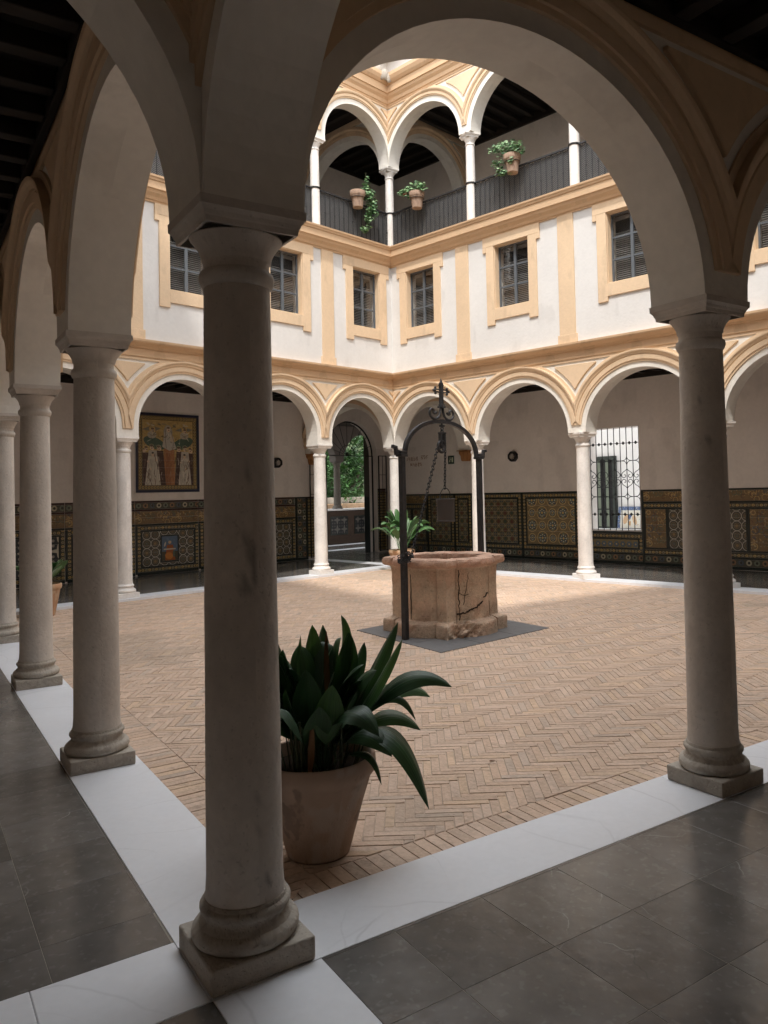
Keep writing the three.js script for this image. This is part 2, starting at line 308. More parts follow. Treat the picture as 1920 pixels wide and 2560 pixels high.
// profile [[y, z]...] swept along a side, mitred at both court corners
function profileBar(s, prof, x0 = 0, x1 = s.len, mitre0 = true, mitre1 = true, n = 1) {
  const pos = [], X = (z, t) => { const a = x0 + (mitre0 ? z * s.k0 : 0), b = x1 - (mitre1 ? z * s.k1 : 0); return a + (b - a) * t; };
  const P = prof;
  for (let i = 0; i < P.length - 1; i++) {
    const [ya, za] = P[i], [yb, zb] = P[i + 1];
    for (let k = 0; k < n; k++) {
      const t0 = k / n, t1 = (k + 1) / n;
      const a = [X(za, t0), ya, za], b = [X(za, t1), ya, za], c = [X(zb, t1), yb, zb], d = [X(zb, t0), yb, zb];
      pos.push(...a, ...b, ...c, ...a, ...c, ...d);
    }
  }
  return fin(fromTris(pos));
}
// arches of an arcade
function archesOf(s, y0, apex, q) {
  const A = [];
  for (let i = 0; i < s.cols.length - 1; i++) {
    const l = s.cols[i], r = s.cols[i + 1], a = (r - l) / 2 - q, rise = apex - y0, b = Math.min(a, rise);
    A.push({ xc: (l + r) / 2, a, b: a > rise ? rise : a, yc: apex - (a > rise ? rise : a), l, r, y0 });
  }
  return A;
}
function archPath(ar, d, foot, lo, hi, n = 30) {   // left to right along the arch offset by d, clipped to lo..hi
  const a = ar.a + d, b = ar.b + d, pts = [];
  const tl = ar.xc - lo < a ? Math.acos((ar.xc - lo) / a) : 0, tr = hi - ar.xc < a ? Math.acos((hi - ar.xc) / a) : 0;
  const fa = foot > ar.yc ? Math.asin(Math.min(1, (foot - ar.yc) / b)) : 0; const TL_ = Math.max(tl, fa), TR_ = Math.max(tr, fa);
  if (tl === 0 && foot < ar.yc - 1e-4) pts.push([ar.xc - a, foot]);
  for (let i = 0; i <= n; i++) { const t = Math.PI - TL_ - (Math.PI - TL_ - TR_) * i / n; pts.push([ar.xc + a * Math.cos(t), ar.yc + b * Math.sin(t)]); }
  if (tr === 0 && foot < ar.yc - 1e-4) pts.push([ar.xc + a, foot]);
  return pts;
}
const archY = (ar, d, x) => { const q = (x - ar.xc) / (ar.a + d); return Math.abs(q) >= 1 ? -1 : ar.yc + (ar.b + d) * Math.sqrt(1 - q * q); };
function mitreEnds(g, s, x0, x1) {
  const p = g.attributes.position;
  for (let i = 0; i < p.count; i++) { const x = p.getX(i), z = p.getZ(i); if (Math.abs(x - x0) < 1e-4) p.setX(i, x + z * s.k0 * 0.985); else if (Math.abs(x - x1) < 1e-4) p.setX(i, x - z * s.k1 * 0.985); }
  return g;
}
// one storey's arcade along a side; o: {y0, apex, top, f, q, ring...}
function arcade(s, o, name, label, category, group, faces = [1, -1]) {
  const T = place(thing(name, label, category, group), s);
  const A = archesOf(s, o.y0, o.apex, o.q), f = o.f;
  // wall with arched openings
  const sh = new THREE.Shape(); const xs = s.xs || 0; const wt = o.wallTop; sh.moveTo(xs, wt); sh.lineTo(xs, o.y0);
  for (const ar of A) for (const [x, y] of archPath(ar, 0, o.y0, -9, 99, 36)) sh.lineTo(x, y);
  sh.lineTo(s.len, o.y0); sh.lineTo(s.len, wt); sh.closePath();
  const w = new THREE.ExtrudeGeometry(sh, { depth: 2 * f, bevelEnabled: false, curveSegments: 1 }); w.translate(0, 0, -f);
  part('wall', fin(mitreEnds(w.toNonIndexed(), s, 0, s.len)), M.cream, T);
  for (const sd of faces) {
    const c0 = s.fake ? s.xs + 0.001 : sd > 0 ? f * s.k0 : f + 0.002, c1 = s.fake ? s.len - 0.001 : sd > 0 ? s.len - f * s.k1 : s.len - f - 0.002;
    const e = o.e || 0.022, w0 = o.white, wr = o.rim;          // plate thickness, white ring width, outer rim of the coloured ring
    const lo = (i) => i === 0 ? Math.max(c0, s.cols[0] - 0.19) : s.cols[i], hi = (i) => i === A.length - 1 ? c1 : s.cols[i + 1];
    // coloured plate: everything outside the white rings, with the spandrel recesses cut out
    const pl = new THREE.Shape(); const pt = sd > 0 ? o.top - 0.004 : o.wallTop - 0.006; pl.moveTo(c0 + 0.002, pt); let started = false;
    for (let i = 0; i < A.length; i++) {
      const P = archPath(A[i], w0, o.foot, i === 0 ? c0 + 0.004 : -9, i === A.length - 1 ? c1 - 0.004 : 99, 34);
      if (!started) { pl.lineTo(c0 + 0.002, P[0][0] > c0 + 0.02 ? o.foot : P[0][1]); started = true; if (P[0][0] > c0 + 0.02) pl.lineTo(P[0][0], o.foot); }
      for (const [x, y] of P) pl.lineTo(x, y);
      if (i === A.length - 1) { const e_ = P[P.length - 1]; if (e_[0] < c1 - 0.02) { pl.lineTo(c1 - 0.002, o.foot); } }
    }
    pl.lineTo(c1 - 0.002, pt); pl.closePath();
    const panels = [];
    for (let i = 0; i < s.cols.length; i++) {
      const X = s.cols[i]; const mk = (d, top, inset) => {
        const bot = []; const xa = Math.max(X - 1.1, c0 + 0.012 + inset), xb = Math.min(X + 1.1, c1 - 0.012 - inset);
        for (let k = 0; k <= 110; k++) { const x = xa + (xb - xa) * k / 110; let y = -1; for (const ar of A) y = Math.max(y, archY(ar, d, x)); if (y > 0 && y < top - 0.006) bot.push([x, y]); }
        if (bot.length < 4) return null;
        const P = [...bot]; P.push([bot[bot.length - 1][0], top], [bot[0][0], top]); return P;
      };
      const hole = mk(wr, o.recTop, 0); if (!hole) continue;
      const hp = new THREE.Path(); hole.forEach(([x, y], k) => k ? hp.lineTo(x, y) : hp.moveTo(x, y)); hp.closePath(); pl.holes.push(hp);
      const pan = mk(wr + o.panIn, o.recTop - o.panIn * 0.75, 0.0); if (pan) panels.push(pan);
    }
    const pg = new THREE.ExtrudeGeometry(pl, { depth: e, bevelEnabled: false, curveSegments: 1 });
    pg.translate(0, 0, f - 0.001); if (sd < 0) pg.scale(1, 1, -1);
    let pgn = pg.toNonIndexed(); if (sd < 0) flip(pgn);
    part('painted_band', fin(pgn), M.beige, T);
    for (const pan of panels) {
      const ps = new THREE.Shape(); pan.forEach(([x, y], k) => k ? ps.lineTo(x, y) : ps.moveTo(x, y)); ps.closePath();
      const g = new THREE.ExtrudeGeometry(ps, { depth: e + 0.004, bevelEnabled: true, bevelThickness: 0.006, bevelSize: 0.006, bevelSegments: 1, curveSegments: 1 }); g.translate(0, 0, f - 0.001); if (sd < 0) g.scale(1, 1, -1);
      const gn = g.toNonIndexed(); if (sd < 0) flip(gn); part('spandrel_panel', fin(gn), M.beige, T);
    }
    // ring mouldings
    for (let i = 0; i < A.length; i++) {
      const pos = [], n = 40, pr = o.mould;
      const rows = pr.map(([d, z]) => archPathN(A[i], d, o.foot + 0.005, lo(i) + (sd > 0 ? 0.002 : 0), hi(i) - (sd > 0 ? 0.002 : 0), n).map(([x, y]) => [x, y, sd * (f + e - 0.001 + z)]));
      for (let r = 0; r < rows.length - 1; r++) for (let k = 0; k < n; k++) { const a = rows[r][k], b = rows[r][k + 1], c = rows[r + 1][k + 1], d = rows[r + 1][k]; if (sd > 0) pos.push(...a, ...d, ...c, ...a, ...c, ...b); else pos.push(...a, ...c, ...d, ...a, ...b, ...c); }
      part('arch_moulding', fin(fromTris(pos)), M.beige, T);
    }
  }
  return T;
}
function flip(g) { const p = g.attributes.position; for (let i = 0; i < p.count; i += 3) { const x = p.getX(i), y = p.getY(i), z = p.getZ(i); p.setXYZ(i, p.getX(i + 1), p.getY(i + 1), p.getZ(i + 1)); p.setXYZ(i + 1, x, y, z); } }
function archPathN(ar, d, foot, lo, hi, n) {   // n+1 points with equal parameter, stilts included
  const a = ar.a + d, b = ar.b + d, fa = foot > ar.yc ? Math.asin(Math.min(1, (foot - ar.yc) / b)) : 0;
  const tl = Math.max(fa, ar.xc - lo < a ? Math.acos(Math.max(-1, Math.min(1, (ar.xc - lo) / a))) : 0), tr = Math.max(fa, hi - ar.xc < a ? Math.acos(Math.max(-1, Math.min(1, (hi - ar.xc) / a))) : 0);
  const P = [], m = 4;
  for (let i = 0; i <= n; i++) {
    if (tl === 0 && i < m && foot < ar.yc) P.push([ar.xc - a, foot + (ar.yc - foot) * i / m]);
    else if (tr === 0 && i > n - m && foot < ar.yc) P.push([ar.xc + a, ar.yc + (foot - ar.yc) * (i - n + m) / m]);
    else { const i0 = tl === 0 ? m : 0, i1 = tr === 0 ? n - m : n, t = Math.PI - tl - (Math.PI - tl - tr) * (i - i0) / (i1 - i0); P.push([ar.xc + a * Math.cos(t), ar.yc + b * Math.sin(t)]); }
  }
  return P;
}
const LOWER = { y0: 2.517, apex: 3.50, top: 3.83, wallTop: 3.93, f: F_, q: Q_, white: 0.092, rim: 0.335, foot: 2.645, recTop: 3.745, panIn: 0.075, mould: [[0.126, 0], [0.126, 0.016], [0.196, 0.020], [0.202, 0.008], [0.210, 0.008], [0.216, 0.024], [0.240, 0.034], [0.258, 0.054], [0.275, 0.058], [0.287, 0.057], [0.290, 0]] };
const UPPER = { y0: 8.57, apex: 9.56, top: 9.86, wallTop: 9.95, f: 0.15, q: 0.155, white: 0.11, rim: 0.30, foot: 8.72, recTop: 9.80, panIn: 0.075, mould: [[0.135, 0], [0.135, 0.016], [0.185, 0.02], [0.19, 0.01], [0.196, 0.01], [0.202, 0.028], [0.225, 0.046], [0.245, 0.05], [0.248, 0]] };
arcade(SL, LOWER, 'arcade_wall', 'row of round arches over the left columns, seen from inside the gallery', 'arcade');
arcade(SF, LOWER, 'arcade_wall', 'lower row of beige arches beyond the well, on the left of the far corner', 'arcade');
arcade(SG, LOWER, 'arcade_wall', 'lower row of beige arches beyond the well, on the right of the far corner', 'arcade');
arcade(SR, LOWER, 'arcade_wall', 'nearest big arch framing the court, between the front columns', 'arcade');
arcade(SF, UPPER, 'upper_arcade_wall', 'top storey arches above the railing, on the left of the far corner', 'arcade');
arcade(SG, UPPER, 'upper_arcade_wall', 'top storey arches above the railing, on the right of the far corner', 'arcade');
for (const [s, l] of [[SL, 'top storey arches above the left arcade, hidden overhead'], [SR, 'top storey arches above the nearest arcade, hidden overhead']]) arcade(s, UPPER, 'upper_arcade_wall', l, 'arcade', null, []);

// ------------------------------------------------------------------ cornices, middle storey walls, eaves
const CORN1 = [[3.795, 0.18], [3.795, 0.212], [3.828, 0.216], [3.83, 0.20], [3.925, 0.205], [3.93, 0.228], [3.955, 0.24], [3.975, 0.27], [4.0, 0.315], [4.022, 0.33], [4.055, 0.333], [4.06, 0.19]];
const CORN2 = [[6.325, 0.195], [6.325, 0.222], [6.35, 0.228], [6.36, 0.25], [6.40, 0.275], [6.45, 0.325], [6.50, 0.35], [6.502, 0.372], [6.625, 0.375], [6.63, 0.392], [6.655, 0.40], [6.675, 0.42], [6.705, 0.425], [6.712, 0.05]];
const CORN3 = [[9.835, 0.15], [9.835, 0.18], [9.87, 0.185], [9.88, 0.205], [9.95, 0.215], [10.0, 0.26], [10.05, 0.275], [10.055, 0.30], [10.2, 0.305], [10.21, 0.33], [10.26, 0.37], [10.33, 0.40], [10.4, 0.40], [10.41, 0.15]];
const where = new Map([[SL, 'over the left arcade'], [SF, 'left of the far corner'], [SG, 'right of the far corner'], [SR, 'over the nearest arcade']]);
const winShift = -0.10;
function windowIn(T, s, xc, y0, y1, hw) {
  const W = sub('window', T); const zf = 0.20;
  // plaster surround with eared head and dropped legs
  const o = 0.185, g = [], z0 = zf - 0.002, z1 = zf + 0.03;
  g.push(rbox(xc - hw - o, xc - hw, y0 - 0.30, y1, z0, z1, 0.004), rbox(xc + hw, xc + hw + o, y0 - 0.30, y1, z0, z1, 0.004));
  g.push(rbox(xc - hw, xc + hw, y0 - 0.215, y0, z0, z1, 0.004));
  g.push(rbox(xc - hw - o - 0.075, xc + hw + o + 0.075, y1 - 0.0, 6.325, z0, z1 + 0.003, 0.004));
  g.push(rbox(xc - hw - o - 0.075, xc - hw - o, y1 - 0.10, y1, z0, z1 + 0.003, 0.004), rbox(xc + hw + o, xc + hw + o + 0.075, y1 - 0.10, y1, z0, z1 + 0.003, 0.004));
  part('surround', merge(g), M.beige, W);
  // plaster reveal
  const zr = 0.045, r = 0.012;
  part('reveal', merge([box(xc - hw, xc - hw + r, y0, y1, zr, zf - 0.001), box(xc + hw - r, xc + hw, y0, y1, zr, zf - 0.001), box(xc - hw, xc + hw, y1 - r, y1, zr, zf - 0.001), box(xc - hw, xc + hw, y0, y0 + r, zr, zf - 0.001)]), M.beige, W);
  // metal frame, two lights wide and three high
  const zi = 0.055, zo = 0.085, b = 0.03, x0 = xc - hw + r, x1 = xc + hw - r, ya = y0 + r, yb = y1 - r, F = [];
  F.push(box(x0, x0 + b, ya, yb, zi, zo), box(x1 - b, x1, ya, yb, zi, zo), box(x0 + b, x1 - b, ya, ya + b, zi, zo), box(x0 + b, x1 - b, yb - b, yb, zi, zo), box(xc - 0.026, xc + 0.026, ya + b, yb - b, zi, zo + 0.006));
  const ys = [ya + b]; for (let k = 1; k < 3; k++) { const y = ya + b + (yb - ya - 2 * b) * k / 3; for (const [a, c] of [[x0 + b, xc - 0.026], [xc + 0.026, x1 - b]]) F.push(box(a, c, y - 0.014, y + 0.014, zi, zo)); ys.push(y); } ys.push(yb - b);
  part('frame', merge(F), M.frame, W);
  for (let k = 0; k < 3; k++) for (const [a, c] of [[x0 + b, xc - 0.026], [xc + 0.026, x1 - b]]) part('pane', box(a + 0.001, c - 0.001, ys[k] + (k ? 0.015 : 0.001), ys[k + 1] - (k < 2 ? 0.015 : 0.001), 0.066, 0.070), M.glass, W);
  // louvred blind behind the glass, and a black sheet standing in for the unlit room
  const S = []; const n = 26; for (let k = 0; k < n; k++) { const y = ya + 0.02 + k * 0.0335; const q = new THREE.BoxGeometry(x1 - x0 - 0.05, 0.026, 0.004); q.rotateX(-0.75); q.translate(xc, y, 0.0); S.push(fin(q)); }
  S.push(box(x0 + 0.02, x1 - 0.02, yb - 0.10, yb - 0.03, -0.02, 0.0));
  part('blind', merge(S), M.blind, W);
  part('dark_backing', box(xc - hw, xc + hw, y0, y1, -0.09, -0.08), M.dark, W);
}
for (const s of [SL, SF, SG, SR]) {
  const vis = s === SF || s === SG, w = where.get(s);
  const T = place(thing('middle_storey_wall', vis ? `white middle storey wall with windows and beige pilasters, ${w}` : `plain white middle storey wall ${w}, hidden overhead`, 'wall'), s);
  part('cornice', profileBar(s, CORN1), M.corniceB, T);
  // wall with window openings
  const sh = new THREE.Shape(); sh.moveTo(0, 4.058); sh.lineTo(s.len, 4.058); sh.lineTo(s.len, 6.33); sh.lineTo(0, 6.33); sh.closePath();
  const wins = [];
  if (vis) for (let i = 0; i < s.cols.length - 1; i++) {
    const sg = s === SG ? winShift : -winShift, xc = (s.cols[i] + s.cols[i + 1]) / 2 + sg, hw = s === SG ? 0.40 : 0.375;
    wins.push([xc, hw]); const h = new THREE.Path(); h.moveTo(xc - hw, 4.955); h.lineTo(xc + hw, 4.955); h.lineTo(xc + hw, 6.15); h.lineTo(xc - hw, 6.15); h.closePath(); sh.holes.push(h);
  }
  const wg = new THREE.ExtrudeGeometry(sh, { depth: 0.37, bevelEnabled: false }); wg.translate(0, 0, -0.17);
  part('wall', fin(mitreEnds(wg.toNonIndexed(), s, 0, s.len)), M.white, T);
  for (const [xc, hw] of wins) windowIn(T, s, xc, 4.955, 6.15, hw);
  if (vis) for (let i = 1; i < s.cols.length - 1; i++) {
    const x = s.cols[i] + (s === SG ? winShift : -winShift), hw = s === SG ? 0.165 : 0.15;
    const P = sub('pilaster', T); part('strip', rbox(x - hw, x + hw, 4.225, 6.325, 0.198, 0.222, 0.004), M.beige, P); part('foot', rbox(x - hw - 0.03, x + hw + 0.03, 4.057, 4.225, 0.198, 0.234, 0.004), M.beige, P);
  }
  // upper cornice that carries the gallery
  part('upper_cornice', profileBar(s, CORN2), M.corniceB, T);
  // wooden eave and roof
  const E = place(thing('eave', vis ? `moulded roof cornice above the top arches, ${w}` : `roof and cornice ${w}, hidden overhead`, 'eave'), s);
  part('cornice', profileBar(s, CORN3), M.corniceB, E);
  part('parapet', profileBar(s, [[10.405, 0.16], [10.85, 0.16], [10.85, 0.34], [10.98, 0.36], [11.0, 0.36], [11.0, -0.25], [9.9, -0.25]]), M.white, E);
}
// roofs and floors of the galleries as plan sheets
function sheet(poly, y0, y1) { const sh = new THREE.Shape(poly.map(p => V2(p[0], p[1]))); const g = new THREE.ExtrudeGeometry(sh, { depth: y1 - y0, bevelEnabled: false }); g.rotateX(-Math.PI / 2); g.translate(0, y0, 0); return fin(g.toNonIndexed()); }
{
  for (const s of [SL, SF, SG, SR]) {
    s.back = s.g + 0.32;
    const pol = (a, b) => { const P = [meet(s.prev, s, a, a), meet(s, s.next, a, a), meet(s, s.next, b, s.next.g + 0.3), meet(s.prev, s, s.prev.g + 0.3, b)]; return area(P) > 0 ? P : P.reverse(); };
    const roof = structure('roof'); part('roof_deck', sheet(pol(0.1, s.g + 0.3), 10.2, 10.5), M.dark, roof);
    for (const [nm, yb, sp] of [['gallery_ceiling', 3.815, 0.36], ['upper_gallery_ceiling', 9.835, 0.36]]) {
      if (yb > 5 && !(s === SF || s === SG)) continue;
      const C = structure(nm);
      part('boards', sheet(pol(0.155, s.g + 0.3), yb + 0.10, yb + 0.16), M.woodBoard, C);
      const J = place(sub('beam_row', C), s);
      const ff = yb > 5 ? 0.152 : 0.174, loc = (p) => (p[0] - s.from[0]) * s.dir[0] + (p[1] - s.from[1]) * s.dir[1], xa = loc(meet(s.prev, s, s.prev.g, s.g)), xb = loc(meet(s, s.next, s.g, s.next.g));
      part('wall_plate', rbox(0.2, s.len - 0.2, yb - 0.012, yb + 0.098, -ff - 0.075, -ff - 0.031, 0.006), M.wood, J);
      part('wall_plate', rbox(xa + 0.01, xb - 0.01, yb - 0.085, yb + 0.098, -s.g + 0.002, -s.g + 0.07, 0.006), M.wood, J);
      const x0 = 0.3, x1 = s.len + s.next.g * 0.93; const n = Math.floor((x1 - x0) / sp);
      for (let i = 0; i <= n; i++) {
        const x = x0 + i * sp; const p = at(s, x, 0.2), inR = x > 0.25 && x < s.len - 0.25; const z0 = inR ? -0.155 : -0.30; if (!inR && x < s.len + 0.25) continue;
        part('beam', rbox(x - 0.05, x + 0.05, yb - 0.01, yb + 0.105, -s.g + 0.071, z0 - 0.10, 0.008), M.wood, J);
      }
    }
    // middle floor slab between the two galleries
    const U = structure('upper_gallery_floor'); part('floor_slab', sheet(pol(0.10, s.g + 0.3), 6.45, 6.70), M.floor[0], U);
  }
}

const nearG = 'columns of the near arcades', farG = 'columns of the far arcades';
// ------------------------------------------------------------------ columns
function squareStack(levels) { return merge(levels.map(([h, y0, y1, r]) => rbox(-h, h, y0, y1, -h, h, r || 0.006))); }
function lowerColumn(name, label, group, u, v, rot, seed, blots) {
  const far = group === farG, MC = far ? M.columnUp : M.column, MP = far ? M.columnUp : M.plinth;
  const T = thing(name, label, 'column', group); T.position.set(u, 0, -v); T.rotation.y = rot;
  const r = rng(seed * 31 + 7);
  const pl = new RoundedBoxGeometry(0.352, 0.078, 0.352, 3, 0.008).toNonIndexed(); pl.translate(0, 0.039, 0);
  { const p = pl.attributes.position; for (let i = 0; i < p.count; i++) { const x = p.getX(i), y = p.getY(i), z = p.getZ(i); const k = Math.sin(x * 61 + seed) * Math.sin(z * 57 + seed * 3) * Math.sin(y * 40 + 1); if (Math.abs(x) > 0.165 && Math.abs(z) > 0.165) { p.setX(i, x * (1 - 0.02 * Math.abs(k) * 2)); p.setZ(i, z * (1 - 0.02 * Math.abs(k) * 2)); } } }
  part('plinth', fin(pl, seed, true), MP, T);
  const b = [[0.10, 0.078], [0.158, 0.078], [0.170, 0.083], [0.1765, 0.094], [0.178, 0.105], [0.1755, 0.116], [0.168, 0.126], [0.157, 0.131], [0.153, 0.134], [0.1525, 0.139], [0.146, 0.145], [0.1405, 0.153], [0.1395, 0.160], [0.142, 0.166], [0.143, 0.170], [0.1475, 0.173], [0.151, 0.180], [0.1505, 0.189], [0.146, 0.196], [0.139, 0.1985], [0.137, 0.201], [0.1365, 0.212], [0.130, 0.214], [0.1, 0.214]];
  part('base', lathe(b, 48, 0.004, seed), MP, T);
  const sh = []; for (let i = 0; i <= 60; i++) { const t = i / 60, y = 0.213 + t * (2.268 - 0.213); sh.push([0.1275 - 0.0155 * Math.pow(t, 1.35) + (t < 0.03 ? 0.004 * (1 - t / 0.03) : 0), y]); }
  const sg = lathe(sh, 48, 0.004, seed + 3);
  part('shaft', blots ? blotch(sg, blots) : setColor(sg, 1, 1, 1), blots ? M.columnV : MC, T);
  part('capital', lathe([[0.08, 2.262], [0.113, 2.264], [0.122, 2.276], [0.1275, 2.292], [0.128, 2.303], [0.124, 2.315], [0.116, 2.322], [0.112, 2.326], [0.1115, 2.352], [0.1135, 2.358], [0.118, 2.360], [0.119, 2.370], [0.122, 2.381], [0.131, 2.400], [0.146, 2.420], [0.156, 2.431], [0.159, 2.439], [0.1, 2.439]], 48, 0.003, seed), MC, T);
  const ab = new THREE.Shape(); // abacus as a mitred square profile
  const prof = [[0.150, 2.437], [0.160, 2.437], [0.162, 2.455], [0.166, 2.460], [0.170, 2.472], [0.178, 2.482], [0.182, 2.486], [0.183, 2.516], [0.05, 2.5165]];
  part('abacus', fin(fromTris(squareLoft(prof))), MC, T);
  return T;
}
function squareLoft(prof) { const pos = [], C = [[1, 1], [-1, 1], [-1, -1], [1, -1]]; for (let i = 0; i < prof.length - 1; i++) for (let k = 0; k < 4; k++) { const [a, ya] = prof[i], [b, yb] = prof[i + 1], p = C[k], q = C[(k + 1) % 4]; const A = [p[0] * a, ya, p[1] * a], B = [q[0] * a, ya, q[1] * a], D = [p[0] * b, yb, p[1] * b], E = [q[0] * b, yb, q[1] * b]; pos.push(...A, ...E, ...B, ...A, ...D, ...E); } return pos; }
M.columnV = M.column.clone(); M.columnV.vertexColors = true;
function blotch(g, blots) {   // dark worn patches in the stone: [angle, height, half angle, half height, depth]
  const p = g.attributes.position, n = p.count, c = new Float32Array(n * 3);
  for (let i = 0; i < n; i++) {
    const a = Math.atan2(-p.getZ(i), p.getX(i)), y = p.getY(i); let k = 1;
    for (const [ba, by, wa, wy, d] of blots) { let da = a - ba; da = Math.atan2(Math.sin(da), Math.cos(da)); const q = Math.hypot(da / wa, (y - by) / wy) + 0.55 * (NB.fbm(a * 0.9 + 2, y * 0.9, 16, 4) - 0.5) * 2; k *= 1 - d * (1 - sm(0.55, 1.05, q)); }
    c[3 * i] = k; c[3 * i + 1] = k * 0.985; c[3 * i + 2] = k * 0.97;
  }
  g.setAttribute('color', new THREE.BufferAttribute(c, 3)); return g;
}
const camAng = (u, v) => Math.atan2(CAM.v - v, CAM.u - u);
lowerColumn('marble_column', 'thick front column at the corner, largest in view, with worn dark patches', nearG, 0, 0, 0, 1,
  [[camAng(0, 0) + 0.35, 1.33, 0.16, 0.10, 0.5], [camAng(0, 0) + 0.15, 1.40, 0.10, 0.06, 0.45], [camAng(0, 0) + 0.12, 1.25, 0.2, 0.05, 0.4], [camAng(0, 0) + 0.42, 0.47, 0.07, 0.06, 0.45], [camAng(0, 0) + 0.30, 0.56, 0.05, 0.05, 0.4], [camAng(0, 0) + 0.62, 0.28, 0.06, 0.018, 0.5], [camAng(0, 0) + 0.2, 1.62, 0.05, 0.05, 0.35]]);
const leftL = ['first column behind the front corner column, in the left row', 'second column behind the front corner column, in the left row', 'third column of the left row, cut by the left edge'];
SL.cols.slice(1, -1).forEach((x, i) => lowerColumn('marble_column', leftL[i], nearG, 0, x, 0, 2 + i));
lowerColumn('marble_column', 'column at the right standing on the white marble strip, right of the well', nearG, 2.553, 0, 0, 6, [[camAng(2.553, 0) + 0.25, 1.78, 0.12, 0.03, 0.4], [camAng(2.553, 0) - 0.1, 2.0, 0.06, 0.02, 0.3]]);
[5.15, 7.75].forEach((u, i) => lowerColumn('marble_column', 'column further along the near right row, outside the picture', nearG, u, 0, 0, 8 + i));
lowerColumn('marble_column', 'corner column at the near right end, outside the picture', nearG, cB[0], 0, 0, 11);
lowerColumn('marble_column', 'corner column at the back end of the left row, hidden behind nearer columns', farG, 0, cD[1], 0, 12);
const farL = ['grey far column left of the tiled picture, behind the left row', 'far column hidden behind the thick front column', 'white far column left of the garden passage'];
SF.cols.slice(1, -1).forEach((x, i) => { const p = at(SF, x, 0); lowerColumn('marble_column', farL[i], farG, p[0], p[1], aF, 20 + i); });
lowerColumn('marble_column', 'white far corner column behind the left iron post of the well', farG, cC[0], cC[1], (aF + aG) / 2, 30);
const rightL = ['white far column behind the right iron post of the well', 'white far column left of the grilled window', 'far column hidden behind the right front column', 'far column at the right end, outside the picture'];
SG.cols.slice(1, -1).forEach((x, i) => { const p = at(SG, x, 0); lowerColumn('marble_column', rightL[i], farG, p[0], p[1], aG, 40 + i); });

function upperColumn(label, group, u, v, rot, seed) {
  const T = thing('upper_column', label, 'column', group); T.position.set(u, 6.705, -v); T.rotation.y = rot;
  part('plinth', fin(new RoundedBoxGeometry(0.25, 0.05, 0.25, 2, 0.006).toNonIndexed().translate(0, 0.025, 0), seed, true), M.columnUp, T);
  part('base', lathe([[0.06, 0.05], [0.118, 0.05], [0.124, 0.06], [0.122, 0.075], [0.11, 0.083], [0.106, 0.09], [0.105, 0.1], [0.06, 0.1]], 32, 0, seed), M.columnUp, T);
  const sh = []; for (let i = 0; i <= 12; i++) { const t = i / 12; sh.push([0.097 - 0.012 * Math.pow(t, 1.3), 0.098 + t * 1.542]); }
  part('shaft', lathe(sh, 32, 0.004, seed), M.columnUp, T);
  part('capital', lathe([[0.06, 1.635], [0.088, 1.637], [0.097, 1.648], [0.098, 1.660], [0.090, 1.670], [0.086, 1.672], [0.086, 1.70], [0.092, 1.703], [0.093, 1.715], [0.102, 1.735], [0.118, 1.765], [0.124, 1.775], [0.126, 1.787], [0.06, 1.787]], 32, 0, seed), M.columnUp, T);
  part('abacus', fin(fromTris(squareLoft([[0.1, 1.785], [0.128, 1.785], [0.13, 1.803], [0.138, 1.812], [0.15, 1.828], [0.157, 1.834], [0.158, 1.864], [0.05, 1.8645]]))), M.columnUp, T);
  part('iron_collar', lathe([[0.09, 0.868], [0.104, 0.868], [0.107, 0.876], [0.107, 0.893], [0.104, 0.90], [0.09, 0.90]], 32, 0, 1), M.ironDark, T);
  return T;
}
const upG = 'columns of the top storey';
const upF = ['top storey column far left, hidden behind the front arch', 'top storey column hidden behind the thick front column', 'top storey column left of the hanging ivy'];
SF.cols.slice(1, -1).forEach((x, i) => { const p = at(SF, x, 0); upperColumn(upF[i], upG, p[0], p[1], aF, 50 + i); });
upperColumn('top storey column in the far corner, between ivy pot and geranium pot', upG, cC[0], cC[1], (aF + aG) / 2, 55);
const upR = ['top storey column between the geranium pot and the bushy pot', 'top storey column right of the bushy pot', 'top storey column hidden behind the front arch at the right', 'top storey column at the right end, outside the picture'];
SG.cols.slice(1, -1).forEach((x, i) => { const p = at(SG, x, 0); upperColumn(upR[i], upG, p[0], p[1], aG, 60 + i); });
for (const s of [SL, SR]) for (let i = 0; i < s.cols.length; i++) { const p = at(s, s.cols[i], 0); upperColumn('top storey column directly above the near arcades, out of sight', 'top storey columns above the near arcades', p[0], p[1], 0, 70 + i); }

